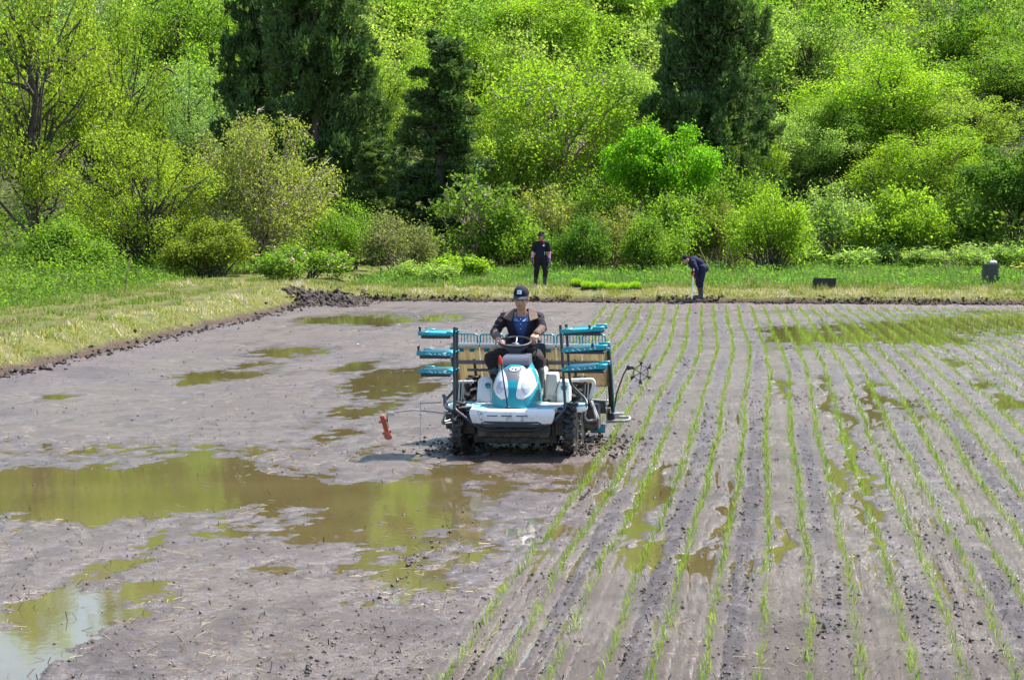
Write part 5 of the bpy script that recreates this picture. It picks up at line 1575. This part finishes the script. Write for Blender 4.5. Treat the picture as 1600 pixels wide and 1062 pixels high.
m = MB(); m.ball(v(.01, .02, 1.18), (.175, .115, .15), 18); m.ball(v(0, .02, 1.0), (.16, .115, .16), 16); m.ball(v(0, .025, .90), (.165, .12, .07), 16)
for s_, e_, h_ in AR: chain(m, [(v(.01, .02, 1.27), .075), (v(*s_), .068), (v(*s_).lerp(v(*e_), .75), .064)])
tee = fuse(m, 'tshirt', M_TEE, W_, .014, 3, ruffle=.006)
m = MB(); m.ball(v(.075, -.095, 1.20), (.028, .006, .018), 10); m.tube([v(.05, -.101, 1.185), v(.075, -.103, 1.175), v(.105, -.096, 1.18)], .006, 6); m.build('tee_print', M_SILVER, tee)
m = MB(); m.box(v(.11, -.092, .98), (.012, .012, .09), .002); m.build('tee_print', M_SILVER, tee)
m = MB(); m.tube([v(.015 + .062 * math.cos(a), .012 + .060 * math.sin(a), 1.325) for a in np.linspace(0, 2 * math.pi, 16, endpoint=False)], .014, 8, True); m.build('neckerchief', cloth('red_neckerchief', (.45, .03, .06)), W_)
for (s_, e_, h_), sd in zip(AR, (1, -1)):
    m = MB(); chain(m, [(v(*s_).lerp(v(*e_), .72), .050), (v(*e_), .046), (v(*h_), .036)]); fuse(m, 'arm_sleeve', M_PINK, W_, .009, 3, ruffle=.006)
    m = MB(); chain(m, [(v(*h_) + v(0, 0, .035), .036), (v(*h_) + v(0, 0, -.02), .034)]); hand(m, h_, v(*h_) - v(*e_), (1, -.4, 0) if sd > 0 else (-1, -.4, 0), sd, .35, 1.06, .0115)
    fuse(m, 'glove', M_PURP if sd < 0 else cloth('dark_purple_glove', (.03, .02, .07)), W_, .008, 2)
m = MB(); m.ball(v(0, .03, .88), (.168, .125, .12), 16)
for h_, k_, f_ in LG: chain(m, [(v(*h_), .108), (v(*h_).lerp(v(*k_), .5), .100), (v(*k_), .082), (v(*k_).lerp(v(*f_), .35), .066)])
fuse(m, 'trousers', M_BLK, W_, .015, 3, ruffle=.008)
for h_, k_, f_ in LG:
    m = MB(); chain(m, [(v(*k_).lerp(v(*f_), .15), .066), (v(*f_) + v(0, 0, .06), .048), (v(*f_) + v(0, 0, -.01), .046)]); capsule(m, v(*f_) + v(0, .01, -.015), .045, v(*f_) + v(0, -.16, -.02), .036)
    fuse(m, 'boot', M_BLACK, W_, .011, 3)
m = MB()
prof = [(.135, .012), (.130, .020), (.088, .055), (.086, .075), (.080, .125), (.060, .142), (.001, .147)]
m.rings([[P(r * math.cos(2 * math.pi * j / 24), -.008 + r * 1.1 * math.sin(2 * math.pi * j / 24), z) for j in range(24)] for r, z in prof])
hat = m.build('bucket_hat', M_TEE, W_)
MB().ball(P(.01, .089, .088), (.012, .004, .007), 8, rot).build('hat_badge', M_SILVER, hat)
MB().ball(P(0, -.03, -.01), (.092, .080, .105), 16, rot).build('hair', mat_plain('brown_hair', (.03, .016, .011), .5), W_)

# --- man raking the edge ----------------------------------------------------
pm = at(1093, 467, .06); Zm = 59.9
pm = at_depth(1092, 460, Zm); gzm = float(ground_h(pm.x, pm.y))
K_ = thing('person', 'stooping man in navy overalls and red gloves pulling a rake at the field edge', 'person', (pm.x, pm.y, gzm), YAW)
K_.scale = (.96, .96, .93)
m = MB()
HDm = v(-.36, -.06, 1.09)
P, rot = head_prims(m, HDm, v(-.75, -.35, -.62), v(-.62, -.1, .72), .97)
shm = v(-.19, 0, 1.06); him = v(.10, .03, .84)
chain(m, [(HDm + v(.05, .0, -.03), .05), (v(-.25, 0, 1.07), .055), (shm, .08)])
m.ball(v(-.14, 0, 1.05), (.14, .14, .11), 16); m.ball(v(.0, .01, .98), (.13, .13, .12), 14); m.ball(him, (.13, .14, .12), 14)
RT, RB = v(-.155, -.23, .82), v(-.215, -.33, -.02)           # handle, near its top and at its head
g1, g2 = RT + (RB - RT) * .04, RT + (RB - RT) * .32
ARM = [(v(-.22, .15, 1.03), v(-.22, .05, .92), g1 + v(.03, .05, .02)), (v(-.18, -.15, 1.02), v(-.08, -.24, .82), g2 + v(.05, .03, .04))]
for s_, e_, h_ in ARM: chain(m, [(shm, .07), (s_, .05), (e_, .038), (h_, .028)])
LGm = [(v(.08, .10, .84), v(-.005, .09, .48), v(.045, .10, .07)), (v(.08, -.09, .84), v(.03, -.11, .47), v(.06, -.10, .05))]
for h_, k_, f_ in LGm:
    chain(m, [(h_, .09), (k_, .058), (f_, .038)]); capsule(m, f_ + v(.02, 0, -.02), .036, f_ + v(-.15, -.05, -.03), .03)
for s_, e_, h_ in ARM: hand(m, h_, g1 - h_ + v(-.03, -.02, -.02), (-.4, .3, -1), 1, .7, .95)
body = fuse(m, 'body', M_SKIN, K_, .012, 2); face_parts(P, rot, body, .97)
M_OVER = cloth('navy_overalls', (.012, .016, .042)); M_REDG = cloth('red_glove', (.28, .012, .02))
m = MB(); m.ball(v(-.15, 0, 1.055), (.165, .165, .135), 18); m.ball(v(-.02, .01, .99), (.17, .155, .145), 16); m.ball(him, (.165, .165, .15), 16)
for s_, e_, h_ in ARM: chain(m, [(shm, .085), (s_, .075), (e_, .060), (e_.lerp(h_, .8), .044)])
for h_, k_, f_ in LGm: chain(m, [(h_, .118), (h_.lerp(k_, .5), .108), (k_, .092), (k_.lerp(f_, .25), .080)])
fuse(m, 'overalls', M_OVER, K_, .015, 3, ruffle=.009)
for h_, k_, f_ in LGm:
    m = MB(); chain(m, [(k_.lerp(f_, .12), .072), (f_ + v(0, 0, .07), .052), (f_ + v(0, 0, -.01), .048)]); capsule(m, f_ + v(.01, 0, -.015), .046, f_ + v(-.17, -.05, -.02), .038)
    fuse(m, 'boot', M_BOOT if False else mat_plain('dark_rubber_boot', (.03, .034, .045), .35), K_, .011, 3)
for s_, e_, h_ in ARM:
    m = MB(); chain(m, [(e_.lerp(h_, .78), .038), (h_, .036)]); hand(m, h_, g1 - h_ + v(-.03, -.02, -.02), (-.4, .3, -1), 1, .7, 1.08, .012)
    fuse(m, 'glove', M_REDG, K_, .008, 2)
m = MB(); m.ball(P(0, -.022, .048), (.084, .098, .086), 18, rot); m.ball(P(0, .075, .070), (.062, .045, .012), 12, rot)
m.build('cap', M_CAP, K_)
# rake
RK = thing('mud_rake', 'wide-headed rake with white handle held by the stooping man', 'rake', (pm.x, pm.y, gzm), YAW)
RK.scale = (.96, .96, .93)
hd = RB + v(0, 0, 0)
hd.z = float(mud_h(np.array([pm.x - .2]), np.array([pm.y - .35]))[0]) - gzm + .05
M_WOOD = mat_plain('pale_handle', (.82, .79, .70), .6)
MB().tube([RT + (RT - RB) * .05, RT.lerp(hd, .5), hd + v(0, 0, .04)], .019, 8).build('handle', M_WOOD, RK)
MB().tube([RT.lerp(hd, .36), RT.lerp(hd, .52)], .0165, 8).build('grip', M_STEEL, RK)
bx = MB().box(hd + v(.0, 0, -.005), (.80, .05, .05), .008)
bx.build('rake_head', M_DARK, RK)
for sx in (-1, 1): MB().tube([hd + v(sx * .24, 0, .02), hd.lerp(RT, .10)], .007, 6).build('brace', M_DARK, RK)
for k in range(14): MB().box(hd + v(-.36 + .055 * k, 0, -.045), (.012, .02, .06), .002, None, 1).build('tine', M_DARK, RK)
# ------------------------------------------------------------------ rice seedlings
M_RICE = mat_blade('rice_leaf', [(.3, (.14, .27, .02)), (.5, (.22, .34, .025)), (.7, (.30, .38, .05))], 1.5, .5, .5)
hills = []
gs = np.random.default_rng(91)
for i in range(-6, NROWS):
    y = 9.0
    while y < YF - 1.9:
        y += .135 * gs.uniform(.8, 1.2)
        if i < 0 and y < MACH.y + 2.35: continue
        x = float(row_x(i, y)) + gs.normal() * .014
        X = x * math.cos(YAW) + y * math.sin(YAW); Z = -x * math.sin(YAW) + y * math.cos(YAW)
        px = 800 + X / Z * FPX
        if px < -150 or px > 2050 or Z < 11.5: continue
        gapn = float(pn(np.array([i * 3.3]), np.array([y * .9]), 77)[0])
        if gapn < -.62 or gs.uniform() < .03: continue
        hills.append((Z, px, x, y))
hills.sort()
def hill_blades(x, y, z, g, n, sc=1.0, wmul=1.0):
    """one planted clump: a few upright blades from one point"""
    V = []
    for k in range(n):
        a = g.uniform(0, 6.28); l = abs(g.normal()) * .38 + .06; h = g.uniform(.05, .115) * sc; w = g.uniform(.0035, .006) * wmul
        b = np.array([x + g.normal() * .010, y + g.normal() * .012, z])
        d = np.array([math.cos(a) * l, math.sin(a) * l, 1.0]); s = np.array([-math.sin(a), math.cos(a), 0]) if g.uniform() < .4 else np.array([1.0, 0.2, 0])
        mid = b + d * h * .6; tip = b + np.array([d[0] * 1.8, d[1] * 1.8, .95 - l * .25]) * h
        V += [b - s * w / 2, b + s * w / 2, mid + s * w * .42, mid - s * w * .42, tip]
    return V
def blades5(V):
    n = len(V) // 5; i = np.arange(n)[:, None] * 5
    return np.concatenate([i + np.array([[0, 1, 2]]), i + np.array([[0, 2, 3]]), i + np.array([[3, 2, 4]])], 0)
def in_frame(h): return 0 < h[1] < 1600 and h[0] > 13.4
near = [h for h in hills if in_frame(h)][:300]
nearset = set((h[2], h[3]) for h in near)
clumps = []
for k in range(24):
    V = hill_blades(0, 0, 0, gs, gs.integers(4, 9))
    clumps.append(mesh_np('rice_seedling', V, blades5(V), M_RICE))
for Z, px, x, y in near:
    z = max(0.0, float(mud_h(np.array([x]), np.array([y]))[0])) - .008
    o = mobj('rice_seedling', clumps[gs.integers(24)], None, (x, y, z))
    o.rotation_euler = (gs.normal() * .07, gs.normal() * .07, gs.uniform(0, 6.28)); s_ = gs.uniform(.8, 1.15); o.scale = (s_, s_, s_)
    tag(o, 'young green rice seedling planted in the nearest stretch of the rows', 'rice seedling', 'rice seedlings nearest the camera')
rest = [h for h in hills if (h[2], h[3]) not in nearset]
zs = np.maximum(0, mud_h(np.array([h[2] for h in rest]), np.array([h[3] for h in rest]))) - .008
V = []
for (Z, px, x, y), z in zip(rest, zs):
    V += hill_blades(x, y, z, gs, 6 if Z < 30 else 4, 1.0, 1.0 if Z < 22 else (1.2 if Z < 38 else 1.4))
o = mobj('rice_rows', mesh_np('rice_rows', V, blades5(V), M_RICE))
tag(o, 'long rows of young rice seedlings running back to the far bank', 'rice seedlings', kind='stuff')

# ------------------------------------------------------------------ litter on the mud: clods, straw, roots
def scatter(n, zmin, zmax, g, power=1.2):
    u = g.uniform(0, 1, n); e = 1 - power
    Z = (zmin ** e + u * (zmax ** e - zmin ** e)) ** (1 / e)
    X = g.uniform(-.25, .265, n) * Z
    x = X * math.cos(YAW) - Z * math.sin(YAW); y = X * math.sin(YAW) + Z * math.cos(YAW)
    ok = (x > XL + .1) & (y < YF - .15)
    return x[ok], y[ok]
def clods(name, label, x, y, z, s, mat, g):
    """rough little lumps, each an eight-faced stone of its own shape"""
    n = len(x)
    D = np.array([[1, 0, 0], [0, 1, 0], [-1, 0, 0], [0, -1, 0], [0, 0, .8], [0, 0, -.5]], float)
    V = D[None] * g.uniform(.5, 1.35, (n, 6, 1)) + g.normal(size=(n, 6, 3)) * .18
    a = g.uniform(0, 6.28, n); ca, sa = np.cos(a)[:, None], np.sin(a)[:, None]
    V = np.stack([V[..., 0] * ca - V[..., 1] * sa, V[..., 0] * sa + V[..., 1] * ca, V[..., 2]], -1) * s[:, None, None]
    V = V + np.stack([x, y, z], 1)[:, None, :]
    F0 = np.array([[0, 1, 4], [1, 2, 4], [2, 3, 4], [3, 0, 4], [1, 0, 5], [2, 1, 5], [3, 2, 5], [0, 3, 5]])
    F = (np.arange(n)[:, None, None] * 6 + F0[None]).reshape(-1, 3)
    o = mobj(name, mesh_np(name, V.reshape(-1, 3), F, mat, False))
    return tag(o, label, 'mud clods', kind='stuff')
t = NT('wet_clod')
isl = t.node('NewGeometry').outputs['Random Per Island']; w = t.node('NewGeometry').outputs['Position']
t.set(Base_Color=t.ramp(isl, [(0, (.022, .015, .012)), (.5, (.062, .046, .039)), (1, (.14, .108, .092))]), Roughness=t.math('MULTIPLY_ADD', t.math('FRACT', t.math('MULTIPLY', isl, 19.3)), .5, .14))
t.bump(t.noise(120, 3, .6, w), .5, .01)
M_CLOD = t.m
t = NT('dark_dug_soil')
isl = t.node('NewGeometry').outputs['Random Per Island']; w = t.node('NewGeometry').outputs['Position']
t.set(Base_Color=t.ramp(isl, [(0, (.018, .013, .010)), (.6, (.042, .032, .026)), (1, (.085, .066, .055))]), Roughness=.8, Specular_IOR_Level=.25)
t.bump(t.noise(60, 4, .6, w), .6, .02)
M_SOIL = t.m
gc = np.random.default_rng(17)
x, y = scatter(70000, 12.2, 58, gc, 1.6)
h, rg, pm_ = mud_h(x, y, True)
pl = planted(x, y)
keep = gc.uniform(0, 1, len(x)) < np.where(pl > 0, np.clip(rg * 1.25, .05, 1), .16 + .5 * np.clip(fbm(x * .5, y * .4, 2, 44), 0, 1)) * np.where(h < 0, .12, 1)
x, y, h = x[keep], y[keep], h[keep]
s = (.0035 + .013 * gc.uniform(0, 1, len(x)) ** 4.5) * (1 + np.clip((y - 20) / 30, 0, 1) * .9)
clods('mud_clods', 'scattered dark mud clods over the wet paddy', x, y, np.maximum(h, -.004) + s * .2, s, M_CLOD, gc)
# clods lined up along the furrows between the rows
kk = gc.integers(0, 14, 9000); yf = 12.3 + 22 * gc.uniform(0, 1, 9000) ** 1.6
dk = np.where(PERM[(kk * 5) & 255] % 3 == 0, 1.0, .25) * np.clip(.2 + 1.6 * fbm(kk * 3.1, yf * .5, 2, 47), 0, 1)
xf = row_x(kk, yf) + PITCH_ROW * np.where(gc.uniform(0, 1, 9000) < .6, .30, .74) + gc.normal(size=9000) * .016
kq = gc.uniform(0, 1, 9000) < dk; xf, yf = xf[kq], yf[kq]; hf = mud_h(xf, yf); kq = hf > 0; xf, yf, hf = xf[kq], yf[kq], hf[kq]
sf = .005 + .016 * gc.uniform(0, 1, len(xf)) ** 2.2
clods('furrow_clods', 'dark clods lined up along the furrows between the rows', xf, yf, hf + sf * .25, sf, M_SOIL, gc)
# ridge of thrown-up clods along the near part of the machine's old wheel line
yy2 = gc.uniform(12.5, 20.5, 520); l0, l1 = at(470, 1062), at(760, 765)
tt = (yy2 - l0.y) / (l1.y - l0.y); xx2 = l0.x + (l1.x - l0.x) * tt + gc.normal(size=520) * .035
ok = gc.uniform(0, 1, 520) < .02 + .55 * np.abs(pn(yy2 * 1.2, yy2 * 0 + 3, 8))
xx2, yy2 = xx2[ok], yy2[ok]; hh2 = np.maximum(mud_h(xx2, yy2), 0); s2 = gc.uniform(.006, .022, len(xx2))
clods('wheel_line_clods', 'line of clods left by a wheel in front of the transplanter', xx2, yy2, hh2 + s2 * .3, s2, M_CLOD, gc)
# spatter round the wheels and under the machine
nn = 900; a = gc.uniform(0, 6.28, nn); r = np.abs(gc.normal(size=nn)) * .32
xw = MACH.x + np.where(gc.uniform(0, 1, nn) < .5, -.62, .68) + np.cos(a) * r; yw2 = MACH.y + gc.uniform(-.1, 1.9, nn) + np.sin(a) * r * .8
hw2 = np.maximum(mud_h(xw, yw2), 0); s3 = gc.uniform(.008, .032, nn)
clods('wheel_spatter', 'churned mud lumps round the transplanter wheels', xw, yw2, hw2 + s3 * .3, s3, M_SOIL, gc)
# clods at the foot of the banks
nn = 2600
xb = np.concatenate([gc.uniform(XL, 16.5, 1900), XL + gc.normal(size=700) * .14]); yb = np.concatenate([YF + .02 + gc.normal(size=1900) * .13, gc.uniform(30, 60, 700)])
s4 = .018 + .05 * gc.uniform(0, 1, nn) ** 2.5
zb4 = np.maximum(ground_h(xb, yb), np.where((yb < 61) & (xb > XL - .5), mud_h(xb, yb), -9))
clods('bank_foot_clods', 'dark wet clods slumped along the foot of the banks', xb, yb, zb4 + s4 * .25, s4, M_SOIL, gc)
# heap of dug mud at the left far corner
ca_, cb_ = at(475, 462, .2), at(565, 474, .05)
tt = gc.uniform(0, 1, 900); xh = ca_.x + (cb_.x - ca_.x) * tt + gc.normal(size=900) * .28; yh_ = ca_.y + (cb_.y - ca_.y) * tt + gc.normal(size=900) * .75 - .3
d_ = np.exp(-(((xh - (ca_.x + cb_.x) / 2) / .9) ** 2 + ((yh_ - (ca_.y + cb_.y) / 2) / 1.3) ** 2))
zh = np.maximum(ground_h(xh, yh_), 0) + d_ * .24 * gc.uniform(.3, 1, 900); s5 = gc.uniform(.035, .11, 900)
clods('mud_heap', 'heap of dug dark mud at the far left corner of the paddy', xh, yh_, zh, s5, M_SOIL, gc)
# straw
def straws(name, label, x, y, z, L, W, mat, g, tiltmax=.2):
    n = len(x); a = g.uniform(0, 6.28, n); tl = g.normal(size=n) * tiltmax
    d = np.stack([np.cos(a), np.sin(a), tl], 1) * L[:, None] / 2; s = np.stack([-np.sin(a), np.cos(a), np.zeros(n)], 1) * W[:, None] / 2
    c = np.stack([x, y, z], 1); up = np.array([0, 0, 1.0]) * W[:, None] * .6
    V = np.stack([c - d - s, c - d + s, c + d + s, c + d - s, c - d + up, c + d + up], 1)
    F0 = np.array([[0, 4, 5, 3], [1, 2, 5, 4]])
    o = mobj(name, mesh_np(name, V.reshape(-1, 3), (np.arange(n)[:, None, None] * 6 + F0[None]).reshape(-1, 4), mat))
    return tag(o, label, 'straw', kind='stuff')
x, y = scatter(22000, 12.2, 55, gc, 1.5)
h = mud_h(x, y); pl = planted(x, y)
keep = (gc.uniform(0, 1, len(x)) < np.where(pl > 0, .18, .85) * np.clip(.25 + 1.5 * fbm(x * .5, y * .35, 3, 45), .04, 1)) & (h > -.004)
x, y, h = x[keep], y[keep], h[keep]
straws('straw', 'bits of old straw and roots lying on the mud', x, y, h + .005, gc.uniform(.02, .11, len(x)), gc.uniform(.003, .007, len(x)) * (1 + np.clip((y - 18) / 25, 0, 1)), M_STRAW, gc)
M_ROOT = mat_plain('dark_root', (.045, .034, .026), .7)
x, y = scatter(3000, 12.2, 45, gc, 1.6); h = mud_h(x, y); k_ = h > -.02; x, y, h = x[k_], y[k_], np.maximum(h[k_], 0)
straws('dark_roots', 'dark root ends and stubble sticking out of the mud', x, y, h + .008, gc.uniform(.02, .08, len(x)), gc.uniform(.004, .008, len(x)), M_ROOT, gc, .6)

# ------------------------------------------------------------------ seedling trays on the far bank
M_TRAY = mat_plain('black_tray_plastic', (.018, .019, .024), .45, nscale=12, var=.3)
M_MAT = mat_blade('nursery_seedling', [(.3, (.28, .52, .015)), (.6, (.40, .62, .02)), (.8, (.48, .66, .05))], 4, .5, .35)
def seed_tray(px, Z, zoff, label, rz, wd=.60, dp=.30, dark=1.0, lift=0.0):
    p = ground_pt(px, Z); p.z += zoff
    o = thing('seedling_tray', label, 'seedling tray', p, YAW + rz, 'seedling trays on the far bank')
    m = MB(); hh = .05 + lift
    m.rings([[v(sx * wd / 2 * q, sy * dp / 2 * q, z) for sx, sy in ((-1, -1), (1, -1), (1, 1), (-1, 1))] for q, z in ((.94, .0), (.95, hh - .008), (1.0, hh - .006), (1.0, hh))])
    m.build('tray', M_TRAY, o)
    n = 900; g_ = np.random.default_rng(int(px * 7))
    P_ = np.stack([g_.uniform(-wd / 2 * .96, wd / 2 * .96, n), g_.uniform(-dp / 2 * .95, dp / 2 * .95, n), np.full(n, hh - .002)], 1)
    c = mobj('seedlings', blades_mesh('seedlings', P_, g_.uniform(.10, .17, n) * g_.uniform(.9, 1.15) * (1.12 - .55 * (2 * P_[:, 0] / wd) ** 4 - .2 * (2 * P_[:, 1] / dp) ** 4), g_.uniform(.008, .014, n), M_MAT, g_, .22), o)
    c['kind'] = 'stuff'
    return o
seed_tray(900.5, 63.0, .02, 'dark-sided seedling tray raised at the left end of the row', .02, .30, .58, lift=.05)
seed_tray(918, 62.2, .0, 'second seedling tray from the left, beside the raised one', -.06, .34, .58)
seed_tray(937, 61.9, .0, 'third seedling tray from the left in the row', .03, .32, .58)
seed_tray(956, 61.9, .0, 'fourth seedling tray from the left in the row', -.02, .33, .58)
seed_tray(975, 62.0, .0, 'second seedling tray from the right end of the row', .02, .32, .58)
seed_tray(993, 62.0, .0, 'seedling tray at the right end of the row', -.03, .31, .58)
M_TRAYG = mat_plain('dusty_grey_tray_plastic', (.055, .057, .062), .55, nscale=12, var=.3)
def tray_pile(px, Z, n, label, dz, wd, dp, rz, jig, name='empty_tray', mat=None):
    """empty trays nested in a pile, every tray a thing of its own"""
    p = ground_pt(px, Z); g_ = np.random.default_rng(n + int(px))
    for k in range(n):
        lab = label % ('lowest' if k == 0 else 'topmost' if k == n - 1 else ['second', 'third', 'fourth', 'fifth', 'sixth', 'seventh', 'eighth', 'ninth', 'tenth', 'eleventh'][k - 1])
        m = MB(); e = .94
        m.rings([[v(sx * wd / 2 * q, sy * dp / 2 * q, z) for sx, sy in ((-1, -1), (1, -1), (1, 1), (-1, 1))] for q, z in ((e, 0), (.97, dz * .55), (1.0, dz * .58), (1.0, dz * .9), (.95, dz * .9), (.93, dz * .25))])
        o = m.build(name, mat or M_TRAY, None)
        o.location = (p.x + g_.normal() * jig, p.y + g_.normal() * jig, p.z - .02 + k * dz)
        o.rotation_euler = (0, 0, YAW + rz + g_.normal() * .04)
        tag(o, lab, 'tray', 'empty trays on the bank')
tray_pile(1288, 62.0, 7, 'black empty tray, %s in the low wide pile', .050, .62, .30, .0, .006)
tray_pile(1547, 64.8, 10, 'dark grey empty tray, %s in the tall stack at the right', .058, .32, .50, .20, .012, mat=M_TRAYG)
p = ground_pt(1551, 64.8)
m = MB(); m.ball((0, 0, .045), (.10, .09, .055), 14); m.ball((.06, .02, .04), (.06, .07, .045), 12)
b = fuse(m, 'plastic_bag', mat_plain('pale_plastic', (.62, .64, .66), .3, nscale=20, var=.2, bump=.5), None, .012, 2, ruffle=.012)
b.location = (p.x, p.y, p.z + 10 * .058 - .025)
tag(b, 'crumpled pale plastic bag lying on the tall tray stack', 'bag')
# yellow flowers at the right edge of the meadow
M_YEL = mat_plain('yellow_petal', (.75, .42, .02), .6)
for k, (px, Z) in enumerate(((1588, 66), (1594, 66.8), (1580, 68), (1597, 68.5))):
    p = ground_pt(px, Z)
    o = thing('flower', 'yellow wild flower at the right edge of the meadow', 'flower', p, 0, 'yellow flowers at the right edge')
    m = MB()
    for q in range(6):
        a = q * math.pi / 3; m.ball((math.cos(a) * .035, math.sin(a) * .035, .47), (.028, .02, .010), 8, Matrix.Rotation(a, 3, 'Z'))
    m.ball((0, 0, .472), (.02, .02, .014), 8); m.build('petals', M_YEL, o)
    MB().tube([(0, 0, -.02), (.01, 0, .25), (0, 0, .47)], .006, 6).build('stem', M_MEADOW, o)
